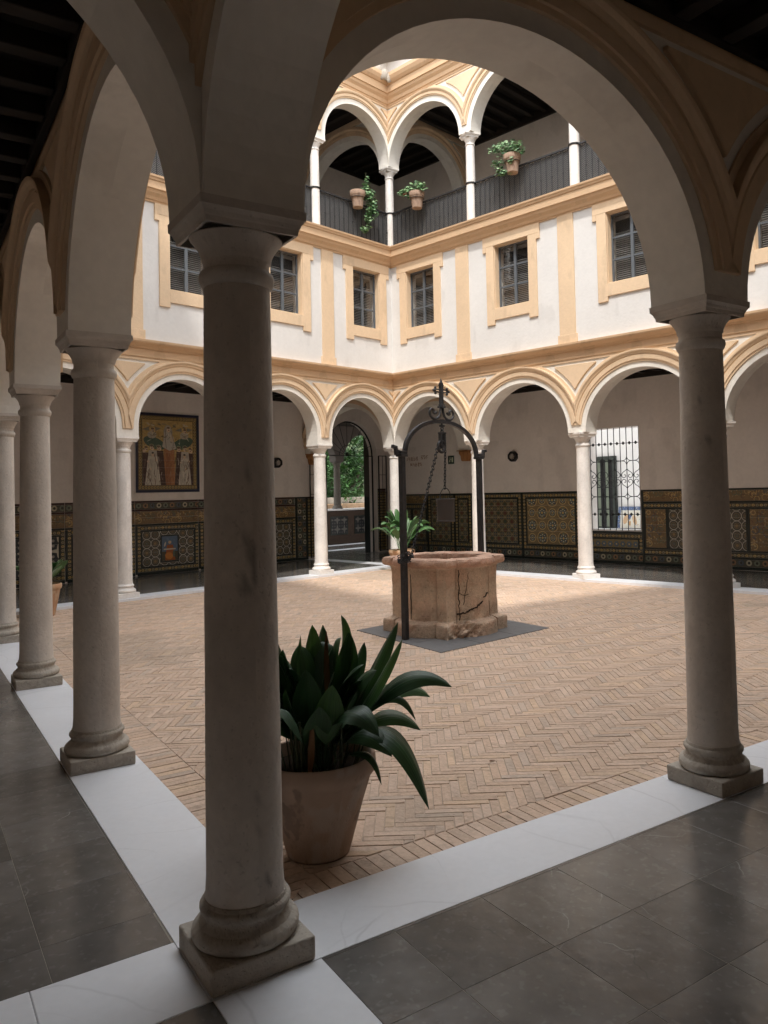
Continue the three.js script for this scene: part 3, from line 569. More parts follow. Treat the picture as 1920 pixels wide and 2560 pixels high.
// ------------------------------------------------------------------ transverse arches across the corner bays, with their wall corbels
function transverse(P, dir, len, label, o = LOWER) {
  const s = { from: P, to: [P[0] + dir[0] * len, P[1] + dir[1] * len], cols: [0, len], len, k0: 0, k1: 0, dir, out: [-dir[1], dir[0]], ang: Math.atan2(dir[1], dir[0]), fake: true, xs: o.f - 0.005 };
  arcade(s, { ...o, top: o === LOWER ? 3.92 : 9.94 }, 'transverse_arch', label, 'arch', 'arches across the gallery corners');
  return s;
}
function corbel(s, label, top) {
  const T = place(thing('wall_corbel', label, 'corbel', 'stone corbels under the cross arches'), s);
  const sh = new THREE.Shape(); sh.moveTo(-0.14, 0); sh.lineTo(0.14, 0); sh.lineTo(0.14, -0.035); sh.bezierCurveTo(0.135, -0.07, 0.10, -0.075, 0.09, -0.10); sh.bezierCurveTo(0.085, -0.15, 0.085, -0.17, 0.065, -0.215); sh.lineTo(-0.065, -0.215); sh.bezierCurveTo(-0.085, -0.17, -0.085, -0.15, -0.09, -0.10); sh.bezierCurveTo(-0.10, -0.075, -0.135, -0.07, -0.14, -0.035); sh.closePath();
  const g = new THREE.ExtrudeGeometry(sh, { depth: 0.12, bevelEnabled: true, bevelSize: 0.01, bevelThickness: 0.03, bevelSegments: 3, curveSegments: 6 });
  g.rotateY(-Math.PI / 2); g.translate(s.len - 0.03, top - 0.03, 0);
  part('bracket', fin(g.toNonIndexed()), M.corbel, T);
  part('top_slab', rbox(s.len - 0.24, s.len - 0.002, top - 0.018, top, -0.17, 0.17, 0.006), M.corbel, T);
}
M.doorDark = std({ color: new THREE.Color().setRGB(0.02, 0.028, 0.022), roughness: 0.4 });
M.crack = std({ color: new THREE.Color().setRGB(0.045, 0.03, 0.02), roughness: 1 });
M.corbel = plaster([0.42, 0.20, 0.075], 221, 0.3, 0.5, 0.2);
{
  const vG = [Math.sin(aG), Math.cos(aG)], uF = [Math.cos(aF), Math.sin(aF)];
  const t1 = transverse(cC, vG, 2.95 / Math.cos(aF + aG) - 0.02, 'arch across the gallery behind the far corner column, in front of the garden passage');
  const t2 = transverse(cC, uF, 2.5 / Math.cos(aF + aG) - 0.02, 'arch across the gallery behind the far corner column, ending on the ochre corbel');
  corbel(t1, 'ochre corbel beside the garden passage, left of the white column', 2.515);
  corbel(t2, 'ochre corbel on the wall right of the green exit sign', 2.515);
  const a1 = transverse(cA, [-1, 0], 2.6, 'dark arch overhead springing to the left from the thick front column');
  const a2 = transverse(cA, [0, -1], 3.4, 'dark arch overhead springing towards the viewer from the thick front column');
  corbel(a1, 'corbel on the left wall behind the viewer', 2.515); corbel(a2, 'corbel on the wall behind the viewer', 2.515);
  transverse(cC, vG, 2.95 / Math.cos(aF + aG) - 0.02, 'top storey arch across the gallery left of the far corner column', UPPER);
  transverse(cC, uF, 2.5 / Math.cos(aF + aG) - 0.02, 'top storey arch across the gallery right of the far corner column', UPPER);
}

// ------------------------------------------------------------------ gallery back walls
function backWall(s, y0, y1, label, holes = []) {
  const T = place(thing('gallery_wall', label, 'wall'), s);
  const loc = (p) => (p[0] - s.from[0]) * s.dir[0] + (p[1] - s.from[1]) * s.dir[1];
  const x0 = loc(meet(s.prev, s, s.prev.g, s.g)), x1 = loc(meet(s, s.next, s.g, s.next.g));
  s.wx0 = x0; s.wx1 = x1;
  const sh = new THREE.Shape(); sh.moveTo(x0, y0); sh.lineTo(x1, y0); sh.lineTo(x1, y1); sh.lineTo(x0, y1); sh.closePath(); holes.forEach(h => sh.holes.push(h));
  const g = new THREE.ExtrudeGeometry(sh, { depth: 0.3, bevelEnabled: false, curveSegments: 30 }); g.translate(0, 0, -s.g - 0.3);
  part('plaster', fin(g.toNonIndexed()), M.gallery, T); return T;
}
const rectPath = (x0, x1, y0, y1) => { const p = new THREE.Path(); p.moveTo(x0, y0); p.lineTo(x1, y0); p.lineTo(x1, y1); p.lineTo(x0, y1); p.closePath(); return p; };
const PX = LF + 1.40, PR = 0.88, PS = 2.515;   // garden passage: centre, radius, springing
const pass = new THREE.Path(); pass.moveTo(PX - PR, 0.001); pass.lineTo(PX + PR, 0.001); pass.lineTo(PX + PR, PS); pass.absarc(PX, PS, PR, 0, Math.PI, false); pass.lineTo(PX - PR, 0.001);
const WX0 = 3.27, WX1 = 4.445, WY0 = 0.675, WY1 = 2.775;
backWall(SL, 0, 3.93, 'plain wall of the left gallery, behind the viewer');
const wallF = backWall(SF, 0, 3.93, 'far left gallery wall with the tiled picture and tile dado', [pass]);
const wallG = backWall(SG, 0, 3.93, 'far right gallery wall with tile dado and the grilled window', [rectPath(WX0, WX1, WY0, WY1)]);
backWall(SR, 0, 3.93, 'plain wall of the near gallery, behind the viewer');
backWall(SF, 6.69, 10.3, 'grey wall of the top gallery left of the far corner'); backWall(SG, 6.69, 10.3, 'grey wall of the top gallery right of the far corner');
backWall(SL, 6.69, 10.3, 'wall of the top gallery above the left arcade, out of sight'); backWall(SR, 6.69, 10.3, 'wall of the top gallery above the nearest arcade, out of sight');

// ------------------------------------------------------------------ glazed tiles of the dado
function canvasTex(w, h, draw, mw, mh, repeat = true) {
  const c = document.createElement('canvas'); c.width = w; c.height = h; const x = c.getContext('2d'); draw(x, w, h);
  const t = new THREE.CanvasTexture(c); t.colorSpace = THREE.SRGBColorSpace; if (repeat) { t.wrapS = t.wrapT = THREE.RepeatWrapping; } t.repeat.set(1 / mw, 1 / mh); t.anisotropy = 8; t.magFilter = THREE.LinearFilter; return t;
}
function speck(x, w, h, r, n, cols, a, s0, s1) { for (let i = 0; i < n; i++) { x.globalAlpha = a * (0.4 + 0.6 * r()); x.fillStyle = cols[Math.floor(r() * cols.length)]; const s = s0 + r() * (s1 - s0); x.beginPath(); x.ellipse(r() * w, r() * h, s, s * (0.4 + r() * 0.6), r() * 3, 0, 7); x.fill(); } x.globalAlpha = 1; }
const TL = 0.145;
const lift = (c, k) => { const n = parseInt(c.slice(1), 16), a = [n >> 16, (n >> 8) & 255, n & 255], g = (a[0] + a[1] + a[2]) / 3; return 'rgb(' + a.map(v => Math.min(255, Math.round((v * 0.66 + g * 0.34) * k))).join(',') + ')'; };
const lifted = (x, f = 1.34) => new Proxy(x, { set(t, k, v) { t[k] = k === 'fillStyle' || k === 'strokeStyle' ? lift(v, f) : v; return true; }, get(t, k) { const v = t[k]; return typeof v === 'function' ? v.bind(t) : v; } });

const tilePaint = {
  rosette: [1.1, (x, w, h, r) => { x.fillStyle = '#6f5a34'; x.fillRect(0, 0, w, h); for (let j = 0; j < 4; j++) for (let i = 0; i < 4; i++) { const cx = (i + 0.5) * w / 4, cy = (j + 0.5) * h / 4, big = (i + j) % 2 === 0, R = w / 8 * (big ? 0.92 : 0.6); x.strokeStyle = '#c3a25a'; x.lineWidth = 4; x.beginPath(); x.arc(cx, cy, R * 1.1, 0, 7); x.stroke(); for (let k = 0; k < 8; k++) { x.save(); x.translate(cx, cy); x.rotate(k * Math.PI / 4); x.fillStyle = k % 2 ? '#2e3c4c' : '#55624f'; x.beginPath(); x.ellipse(R * 0.55, 0, R * 0.42, R * 0.2, 0, 0, 7); x.fill(); x.fillStyle = '#b9b196'; x.beginPath(); x.arc(R * 0.55, 0, R * 0.09, 0, 7); x.fill(); x.restore(); } x.fillStyle = '#b08a38'; x.beginPath(); x.arc(cx, cy, R * 0.2, 0, 7); x.fill(); } }],
  lattice: [0.78, (x, w, h, r) => { x.fillStyle = '#57482a'; x.fillRect(0, 0, w, h); for (let j = 0; j < 4; j++) for (let i = 0; i < 4; i++) { const cx = (i + 0.5) * w / 4, cy = (j + 0.5) * h / 4, s = w / 8; x.strokeStyle = '#8d8462'; x.lineWidth = 3; x.strokeRect(cx - s * 0.9, cy - s * 0.9, s * 1.8, s * 1.8); x.strokeStyle = '#9a8b5c'; x.beginPath(); x.moveTo(cx - s, cy); x.lineTo(cx, cy - s); x.lineTo(cx + s, cy); x.lineTo(cx, cy + s); x.closePath(); x.stroke(); x.fillStyle = (i + j) % 2 ? '#33402f' : '#5b2f1f'; x.beginPath(); x.arc(cx, cy, s * 0.42, 0, 7); x.fill(); x.fillStyle = '#2c3a44'; for (const [a, b] of [[-0.7, -0.7], [0.7, -0.7], [0.7, 0.7], [-0.7, 0.7]]) { x.beginPath(); x.arc(cx + a * s, cy + b * s, s * 0.2, 0, 7); x.fill(); } } }],
  frieze: [0.87, (x, w, h, r) => { x.fillStyle = '#6b5028'; x.fillRect(0, 0, w, h); for (let i = 0; i < 130; i++) { const cx = r() * w, cy = r() * h, R = 10 + r() * 26; x.lineWidth = 5 + r() * 6; x.strokeStyle = ['#9c7a3c', '#4c5238', '#8a6a3c', '#3a4450', '#573620'][Math.floor(r() * 5)]; x.beginPath(); x.arc(cx, cy, R, r() * 6, r() * 6 + 3.5); x.stroke(); } speck(x, w, h, r, 160, ['#b09450', '#4a5138', '#57341f', '#8f8f76'], 0.9, 3, 9); }],
  border: [0.29, (x, w, h, r) => { x.fillStyle = '#3a3420'; x.fillRect(0, 0, w, h); for (let j = 0; j < 4; j++) for (let i = 0; i < 4; i++) { const cx = (i + 0.5) * w / 4, cy = (j + 0.5) * h / 4; x.fillStyle = (i + j) % 2 ? '#a37f36' : '#7e6f4a'; x.beginPath(); x.ellipse(cx, cy, w / 10, h / 12, 0, 0, 7); x.fill(); x.fillStyle = '#343a35'; x.beginPath(); x.arc(cx, cy, w / 26, 0, 7); x.fill(); } }],
  foot: [0.58, (x, w, h, r) => { x.fillStyle = '#413c2c'; x.fillRect(0, 0, w, h); for (let j = 0; j < 4; j++) for (let i = 0; i < 4; i++) { const cx = (i + 0.5) * w / 4, cy = (j + 0.5) * h / 4; x.fillStyle = ['#8d8468', '#343f49', '#7b5430', '#59624e'][(i * 3 + j) % 4]; x.beginPath(); x.arc(cx, cy, w / 11, 0, 7); x.fill(); x.fillStyle = '#27271f'; x.beginPath(); x.arc(cx, cy, w / 24, 0, 7); x.fill(); } speck(x, w, h, r, 80, ['#a39a7a', '#2a3036', '#8a5a30'], 0.8, 2, 6); }],
  blue: [0.58, (x, w, h, r) => { x.fillStyle = '#6a5a30'; x.fillRect(0, 0, w, h); for (let j = 0; j < 4; j++) for (let i = 0; i < 4; i++) { const cx = (i + 0.5) * w / 4, cy = (j + 0.5) * h / 4; x.fillStyle = '#3c4d5a'; for (let k = 0; k < 6; k++) { x.beginPath(); x.arc(cx + Math.cos(k * 1.047) * w / 15, cy + Math.sin(k * 1.047) * w / 15, w / 26, 0, 7); x.fill(); } x.fillStyle = '#96814a'; x.beginPath(); x.arc(cx, cy, w / 36, 0, 7); x.fill(); } speck(x, w, h, r, 120, ['#a08a4a', '#4a5648', '#2c3540'], 0.8, 2, 6); }],
  circles: [0.72, (x, w, h, r) => { x.fillStyle = '#3f3a2e'; x.fillRect(0, 0, w, h); x.lineWidth = 7; for (let j = -1; j < 5; j++) for (let i = -1; i < 5; i++) { const cx = (i + 0.5) * w / 4, cy = (j + 0.5) * h / 4; x.strokeStyle = '#9a9484'; x.beginPath(); x.arc(cx, cy, w / 8 * 0.98, 0, 7); x.stroke(); x.strokeStyle = '#6f5a34'; x.beginPath(); x.arc(cx, cy, w / 8 * 0.55, 0, 7); x.stroke(); x.fillStyle = (i + j) % 2 ? '#4c4a3a' : '#7a5c30'; x.beginPath(); x.arc(cx, cy, w / 24, 0, 7); x.fill(); } speck(x, w, h, r, 120, ['#aca691', '#5a4a2c', '#34404a'], 0.6, 2, 5); }],
  cross: [0.29, (x, w, h, r) => { x.fillStyle = '#252c2f'; x.fillRect(0, 0, w, h); x.fillStyle = '#a39a84'; x.beginPath(); x.ellipse(w / 2, h / 2, w * 0.12, h * 0.46, 0, 0, 7); x.fill(); x.beginPath(); x.ellipse(w / 2, h / 2, w * 0.46, h * 0.12, 0, 0, 7); x.fill(); for (const a of [0.16, 0.84]) for (const b of [0.16, 0.84]) { x.fillStyle = '#7d776a'; x.beginPath(); x.ellipse(a * w, b * h, w * 0.09, h * 0.09, 0, 0, 7); x.fill(); } x.strokeStyle = '#1a2022'; x.lineWidth = 5; x.strokeRect(0, 0, w, h); }],
};
const tileMat = {};
{ let k = 0; for (const [n, [m, fn]] of Object.entries(tilePaint)) { const r = rng(900 + k++); const t = canvasTex(512, 512, (x, w, h) => { fn(lifted(x), w, h, r); speck(x, w, h, r, 420, ['#1c1a14', '#cfc4a4', '#7d8790'], 0.3, 1, 5); }, m, m); tileMat[n] = std({ map: t, roughness: 0.34 }); } }
M.greenTile = std({ color: new THREE.Color().setRGB(0.013, 0.02, 0.017), roughness: 0.28 });
M.redTile = std({ color: new THREE.Color().setRGB(0.05, 0.016, 0.012), roughness: 0.3 });
function tileField(T, s, x0, x1, y0, y1, kind, z = 0.012) {
  const n = Math.max(1, Math.round((x1 - x0) / TL)), m = Math.max(1, Math.round((y1 - y0) / TL)), a = (x1 - x0) / n, b = (y1 - y0) / m, G = [], J = 0.0012, zb = -s.g;
  const r = rng(Math.floor((x0 + 50) * 1000) + Math.floor(y0 * 377));
  for (let i = 0; i < n; i++) for (let j = 0; j < m; j++) { const d = (r() - 0.5) * 0.0012; G.push(box(x0 + i * a + J, x0 + (i + 1) * a - J, y0 + j * b + J, y0 + (j + 1) * b - J, zb + 0.001, zb + z + d)); }
  const g = merge(G); const p = g.attributes.position, uv = g.attributes.uv; for (let i = 0; i < p.count; i++) uv.setXY(i, p.getX(i) - x0, p.getY(i) - y0);
  part('tile_panel', g, tileMat[kind], T, 'stuff');
}
const strip = (T, s, x0, x1, y0, y1, mat = M.greenTile, z = 0.018) => part('border_strip', rbox(x0, x1, y0, y1, -s.g + 0.001, -s.g + z, 0.004), mat, T);
function framed(T, s, x0, x1, y0, y1, kind, w = 0.04) {   // panel with a dark frame
  strip(T, s, x0, x1, y1 - w, y1); strip(T, s, x0, x1, y0, y0 + w); strip(T, s, x0, x0 + w, y0 + w, y1 - w); strip(T, s, x1 - w, x1, y0 + w, y1 - w);
  tileField(T, s, x0 + w, x1 - w, y0 + w, y1 - w, kind);
}
function dadoFoot(T, s, x0, x1) { strip(T, s, x0, x1, 0.004, 0.062); tileField(T, s, x0, x1, 0.064, 0.194, 'foot'); strip(T, s, x0, x1, 0.196, 0.228); }
function dadoPanel(T, s, x0, x1, kind) {    // border row all round a framed panel
  dadoFoot(T, s, x0, x1); strip(T, s, x0, x1, 1.452, 1.492);
  tileField(T, s, x0, x1, 1.378, 1.45, 'border'); tileField(T, s, x0, x1, 0.23, 0.308, 'border');
  const b = 0.07; tileField(T, s, x0, x0 + b, 0.31, 1.376, 'border'); tileField(T, s, x1 - b, x1, 0.31, 1.376, 'border');
  framed(T, s, x0 + b + 0.002, x1 - b - 0.002, 0.31, 1.376, kind, 0.035);
}
function dadoFrieze(T, s, x0, x1, kinds) {  // ochre frieze above smaller panels
  dadoFoot(T, s, x0, x1); strip(T, s, x0, x1, 1.46, 1.492); tileField(T, s, x0, x1, 1.262, 1.458, 'frieze'); strip(T, s, x0, x1, 1.222, 1.26);
  tileField(T, s, x0, x1, 1.145, 1.22, 'border'); tileField(T, s, x0, x1, 0.23, 0.318, 'border');
  const n = kinds.length, w = (x1 - x0) / n; for (let i = 0; i < n; i++) framed(T, s, x0 + i * w + 0.001, x0 + (i + 1) * w - 0.001, 0.32, 1.143, kinds[i], 0.035);
}
{
  const T = thing('tile_dado', 'patterned glazed tile dado along the far right gallery wall, under the lamp', 'tile dado'); place(T, SG);
  const post = (x0, x1) => strip(T, SG, x0, x1, 0.004, 1.492, M.greenTile, 0.022);
  dadoFrieze(T, SG, -2.55, -1.50, ['lattice', 'lattice']); post(-1.497, -1.44);
  dadoPanel(T, SG, -1.437, -0.585, 'lattice'); post(-0.582, -0.53); dadoPanel(T, SG, -0.527, -0.03, 'lattice'); post(-0.027, 0.015);
  dadoPanel(T, SG, 0.018, 1.462, 'lattice'); post(1.465, 1.52); dadoPanel(T, SG, 1.523, 3.0, 'rosette'); post(3.003, 3.05);
  // under the window
  dadoFoot(T, SG, 3.053, 4.462); strip(T, SG, 3.053, 4.462, 0.612, 0.664); tileField(T, SG, 3.053, 4.462, 0.53, 0.61, 'border'); tileField(T, SG, 3.053, 4.462, 0.23, 0.30, 'border'); framed(T, SG, 3.053, 4.395, 0.302, 0.528, 'blue', 0.03); tileField(T, SG, 4.397, 4.462, 0.302, 0.528, 'border');
  post(4.465, 4.512);
  dadoFrieze(T, SG, 4.515, 6.02, ['frieze', 'circles', 'frieze']); post(6.023, 6.07); dadoFrieze(T, SG, 6.073, 7.6, ['circles', 'frieze', 'circles']); post(7.603, 7.65); dadoFrieze(T, SG, 7.653, 9.2, ['frieze', 'circles', 'frieze']); dadoFrieze(T, SG, 9.203, 12.0, ['circles', 'frieze', 'circles', 'frieze']);
}
{
  const T = thing('tile_dado', 'patterned glazed tile dado along the far left gallery wall, under the tiled picture', 'tile dado'); place(T, SF);
  const X = (t) => LF - t;
  const panelRow = (x0, x1, kind, pic) => {
    strip(T, SF, x0, x1, 1.455, 1.492, M.redTile); tileField(T, SF, x0, x1, 1.322, 1.453, 'foot'); strip(T, SF, x0, x1, 1.285, 1.32, M.redTile); tileField(T, SF, x0, x1, 1.027, 1.283, 'frieze'); strip(T, SF, x0, x1, 0.987, 1.025);
    strip(T, SF, x0, x0 + 0.04, 0.03, 0.985, M.greenTile); tileField(T, SF, x0 + 0.042, x0 + 0.11, 0.072, 0.985, 'border'); tileField(T, SF, x1 - 0.07, x1, 0.072, 0.985, 'border'); strip(T, SF, x0 + 0.04, x1, 0.004, 0.07);
    tileField(T, SF, x0 + 0.112, x1 - 0.072, 0.905, 0.985, 'border'); tileField(T, SF, x0 + 0.112, x1 - 0.072, 0.072, 0.14, 'border');
    const a = x0 + 0.113, b = x1 - 0.073;
    if (!pic) { framed(T, SF, a, b, 0.142, 0.903, kind, 0.034); return; }
    strip(T, SF, a, b, 0.869, 0.903); strip(T, SF, a, b, 0.142, 0.176); strip(T, SF, a, a + 0.034, 0.176, 0.869); strip(T, SF, b - 0.034, b, 0.176, 0.869);
    const pa = X(3.83), pb = X(3.42); tileField(T, SF, a + 0.034, pa, 0.176, 0.869, kind); tileField(T, SF, pb, b - 0.034, 0.176, 0.869, kind); tileField(T, SF, pa, pb, 0.176, 0.226, kind); tileField(T, SF, pa, pb, 0.79, 0.869, kind);
    strip(T, SF, pa, pb, 0.228, 0.258); strip(T, SF, pa, pb, 0.758, 0.788); strip(T, SF, pa, pa + 0.03, 0.258, 0.758); strip(T, SF, pb - 0.03, pb, 0.258, 0.758);
    const t = canvasTex(256, 384, (x, w, h) => { const r = rng(77); const gr = ['#5b6f86', '#6d8195']; x.fillStyle = gr[0]; x.fillRect(0, 0, w, h); speck(x, w, h * 0.6, r, 60, gr, 0.6, 6, 20); x.fillStyle = '#4b4432'; x.fillRect(0, h * 0.62, w, h * 0.38); x.fillStyle = '#a5561e'; x.beginPath(); x.moveTo(w * 0.2, h * 0.98); x.lineTo(w * 0.32, h * 0.35); x.lineTo(w * 0.7, h * 0.35); x.lineTo(w * 0.85, h * 0.98); x.fill(); x.fillStyle = '#c87a28'; x.beginPath(); x.ellipse(w * 0.45, h * 0.8, w * 0.25, h * 0.14, 0.3, 0, 7); x.fill(); x.fillStyle = '#c9ad8c'; x.beginPath(); x.arc(w * 0.5, h * 0.25, w * 0.1, 0, 7); x.fill(); x.fillStyle = '#c9bfa8'; x.fillRect(w * 0.12, h * 0.5, w * 0.75, h * 0.05); x.beginPath(); x.ellipse(w * 0.2, h * 0.32, w * 0.05, h * 0.1, 0.3, 0, 7); x.fill(); x.fillStyle = '#5a6650'; x.fillRect(w * 0.7, h * 0.6, w * 0.12, h * 0.25); speck(x, w, h, r, 200, ['#2b2620', '#c8b48a', '#7a4a20'], 0.35, 1, 5); }, 1, 1, false);
    const pg = box(pa + 0.031, pb - 0.031, 0.259, 0.757, -SF.g + 0.001, -SF.g + 0.012); const p = pg.attributes.position, uv = pg.attributes.uv; for (let i = 0; i < p.count; i++) uv.setXY(i, (p.getX(i) - pa - 0.031) / (pb - pa - 0.062), (p.getY(i) - 0.259) / 0.498);
    part('picture_tile', pg, std({ map: t, roughness: 0.35 }), T);
  };
  panelRow(X(7.0), X(5.73), 'cross'); panelRow(X(5.72), X(4.37), 'cross'); panelRow(X(4.36), X(2.97), 'circles', true); panelRow(X(2.96), X(1.65), 'circles'); panelRow(X(1.64), X(0.42), 'circles');
  strip(T, SF, X(0.41), X(0.36), 0.004, 1.492); tileField(T, SF, X(0.355), X(0.10), 0.06, 1.45, 'foot'); strip(T, SF, X(0.355), X(0.10), 1.452, 1.492); strip(T, SF, X(0.355), X(0.10), 0.004, 0.058); strip(T, SF, X(0.095), X(0.04), 0.004, 1.492); tileField(T, SF, X(0.038), X(-0.515), 0.06, 1.45, 'border'); strip(T, SF, X(0.038), X(-0.515), 1.452, 1.492, M.redTile);
  tileField(T, SF, PX + PR + 0.005, PX + PR + 0.29, 0.06, 1.60, 'border'); strip(T, SF, PX + PR + 0.005, PX + PR + 0.29, 1.602, 1.66, M.redTile);
}

M.roomWhite = plaster([0.87, 0.86, 0.84], 253, 0.05, 2.5, 0.03);
M.parTile = tileMat.cross.clone(); M.parTile.color = new THREE.Color().setRGB(0.15, 0.15, 0.16); M.garCol = M.plinth.clone(); M.garCol.color = new THREE.Color().setRGB(0.25, 0.24, 0.23);  // darkened clones: the shade of the passage is put into their colour
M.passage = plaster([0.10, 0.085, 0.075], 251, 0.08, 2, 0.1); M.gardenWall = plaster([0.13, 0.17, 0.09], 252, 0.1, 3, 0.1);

// ------------------------------------------------------------------ things on the gallery walls
{ // big devotional picture made of tiles
  const T = place(thing('tiled_picture', 'large ochre tile picture of robed figures, framed in dark blue', 'tile picture'), SF);
  const x0 = LF - 4.345, x1 = LF - 2.93, y0 = 1.657, y1 = 3.275, z = -SF.g, b = 0.055;
  part('ledge', merge([rbox(x0 - 0.03, x1 + 0.03, y0 - 0.018, y0 - 0.001, z + 0.001, z + 0.022, 0.004), rbox(x0 - 0.03, x1 + 0.03, y1 + 0.001, y1 + 0.016, z + 0.001, z + 0.02, 0.004), rbox(x1 + 0.001, x1 + 0.018, y0, y1, z + 0.001, z + 0.02, 0.004), rbox(x0 - 0.018, x0 - 0.001, y0, y1, z + 0.001, z + 0.02, 0.004)]), M.gallery, T);
  const blue = std({ color: new THREE.Color().setRGB(0.012, 0.014, 0.045), roughness: 0.3 });
  for (const a of [[x0, x1, y0, y0 + b], [x0, x1, y1 - b, y1], [x0, x0 + b, y0 + b, y1 - b], [x1 - b, x1, y0 + b, y1 - b]]) part('blue_frame', rbox(...a, z + 0.001, z + 0.022, 0.004), blue, T);
  const X0 = x0 + b, X1 = x1 - b, Y0 = y0 + b, Y1 = y1 - b, asp = (X1 - X0) / (Y1 - Y0);
  const tex = canvasTex(860, 1000, (x0_, w, h) => {
    const r = rng(4242), x = lifted(x0_, 1.22);
    x.fillStyle = '#b08a3c'; x.fillRect(0, 0, w, h);
    for (let k = 0; k < 400; k++) { x.globalAlpha = 0.25; x.fillStyle = ['#bd9848', '#94702c', '#c9a556'][k % 3]; x.fillRect(r() * w, r() * h, 30 + r() * 40, 20 + r() * 30); } x.globalAlpha = 1;
    const blob = (c, pts) => { x.fillStyle = c; x.beginPath(); pts.forEach(([a, d], i) => i ? x.lineTo(a * w, d * h) : x.moveTo(a * w, d * h)); x.closePath(); x.fill(); };
    const ell = (c, a, d, p, q, rot = 0) => { x.fillStyle = c; x.beginPath(); x.ellipse(a * w, d * h, p * w, q * h, rot, 0, 7); x.fill(); };
    const line = (c, lw, pts) => { x.strokeStyle = c; x.lineWidth = lw; x.beginPath(); pts.forEach(([a, d], i) => i ? x.lineTo(a * w, d * h) : x.moveTo(a * w, d * h)); x.stroke(); };
    // green wings of the mantle, orange dais
    ell('#3a5641', 0.27, 0.37, 0.19, 0.075, 0.35); ell('#3a5641', 0.75, 0.37, 0.19, 0.075, -0.35);
    blob('#a8622c', [[0.40, 0.97], [0.43, 0.45], [0.50, 0.36], [0.60, 0.45], [0.62, 0.97]]); blob('#955022', [[0.44, 0.97], [0.47, 0.5], [0.53, 0.5], [0.55, 0.97]]); for (let k = 0; k < 70; k++) { x.globalAlpha = 0.45; line(['#8a4a1e', '#c08040', '#6e3a1a'][k % 3], 3, [[0.41 + r() * 0.19, 0.5 + r() * 0.4], [0.41 + r() * 0.19, 0.6 + r() * 0.36]]); } x.globalAlpha = 1;
    // seated figure with a child at the top
    ell('#8b8678', 0.50, 0.23, 0.075, 0.11); blob('#a49d8d', [[0.40, 0.42], [0.44, 0.22], [0.56, 0.22], [0.64, 0.44], [0.52, 0.47]]); ell('#c3a684', 0.505, 0.185, 0.03, 0.035); ell('#b09a7c', 0.565, 0.31, 0.035, 0.05); line('#4b463e', 6, [[0.47, 0.16], [0.45, 0.3], [0.47, 0.44]]); line('#4b463e', 5, [[0.55, 0.2], [0.6, 0.35], [0.58, 0.46]]);
    // winged figures left and right
    for (const s of [0.23, 0.78]) { ell('#9b9078', s, 0.26, 0.075, 0.05); ell('#c0a27e', s + 0.01, 0.2, 0.022, 0.026); blob('#6e6a58', [[s - 0.16, 0.19], [s - 0.05, 0.15], [s - 0.04, 0.21]]); blob('#6e6a58', [[s + 0.05, 0.15], [s + 0.15, 0.17], [s + 0.05, 0.21]]); line('#57503f', 4, [[s - 0.06, 0.24], [s, 0.27], [s + 0.07, 0.25]]); }
    // standing robed groups
    const robe = (cx, top, wd, c, f) => { blob(c, [[cx - wd * 0.35, top], [cx + wd * 0.35, top], [cx + wd * 0.62, 0.97], [cx - wd * 0.62, 0.97]]); for (let k = -3; k <= 3; k++) line(f, 4, [[cx + k * wd * 0.09, top + 0.04], [cx + k * wd * 0.16, 0.96]]); ell('#bb9c78', cx, top - 0.025, 0.024, 0.03); ell('#2d2018', cx, top - 0.047, 0.02, 0.012); };
    robe(0.10, 0.5, 0.19, '#4d2c1f', '#38201a'); robe(0.36, 0.47, 0.16, '#4f2e22', '#33201b'); robe(0.24, 0.47, 0.19, '#a59c8a', '#6b6355'); robe(0.24, 0.55, 0.22, '#b2a996', '#726a5b');
    robe(0.90, 0.5, 0.19, '#4a2a20', '#321d18'); robe(0.69, 0.48, 0.14, '#54372a', '#38241e'); robe(0.79, 0.48, 0.18, '#a59c8a', '#6b6355'); robe(0.78, 0.57, 0.18, '#b0a692', '#70685a');
    for (const [a, d] of [[0.13, 0.45], [0.22, 0.43], [0.34, 0.44], [0.68, 0.45], [0.79, 0.44], [0.88, 0.46]]) { ell('#c2a480', a, d, 0.027, 0.032); }
    // smaller heads, hands, halos, folds and scroll work
    for (const [a, d] of [[0.16, 0.62], [0.30, 0.60], [0.72, 0.63], [0.86, 0.61], [0.20, 0.72], [0.80, 0.72]]) { ell('#c2a684', a, d, 0.018, 0.014, 0.5); }
    for (const [a, d] of [[0.13, 0.45], [0.22, 0.43], [0.34, 0.44], [0.68, 0.45], [0.79, 0.44], [0.88, 0.46], [0.505, 0.18], [0.24, 0.2], [0.79, 0.2]]) { x.strokeStyle = '#d9bb6a'; x.lineWidth = 3; x.beginPath(); x.arc(a * w, (d - 0.008) * h, 0.043 * w, 0, 7); x.stroke(); ell('#6b4a34', a, d - 0.022, 0.024, 0.014); ell('#8d6c50', a + 0.008, d + 0.012, 0.012, 0.01); }
    for (let k = 0; k < 12; k++) { const a = 0.1 + 0.8 * r(), d = 0.09 + 0.06 * r(); ell(['#8f7a4a', '#a99a72', '#6d5f3e'][k % 3], a, d, 0.02 + 0.03 * r(), 0.012, r()); }
    for (let k = 0; k < 60; k++) { const a = r() < 0.5 ? 0.08 + 0.32 * r() : 0.62 + 0.3 * r(), d = 0.52 + 0.4 * r(); x.globalAlpha = 0.55; line(['#d2c9b4', '#3c2a20', '#7c6f5c', '#5c3a28'][k % 4], 5 + r() * 9, [[a, d], [a + (r() - 0.5) * 0.05, d + 0.05], [a + (r() - 0.5) * 0.06, d + 0.1]]); } x.globalAlpha = 1;
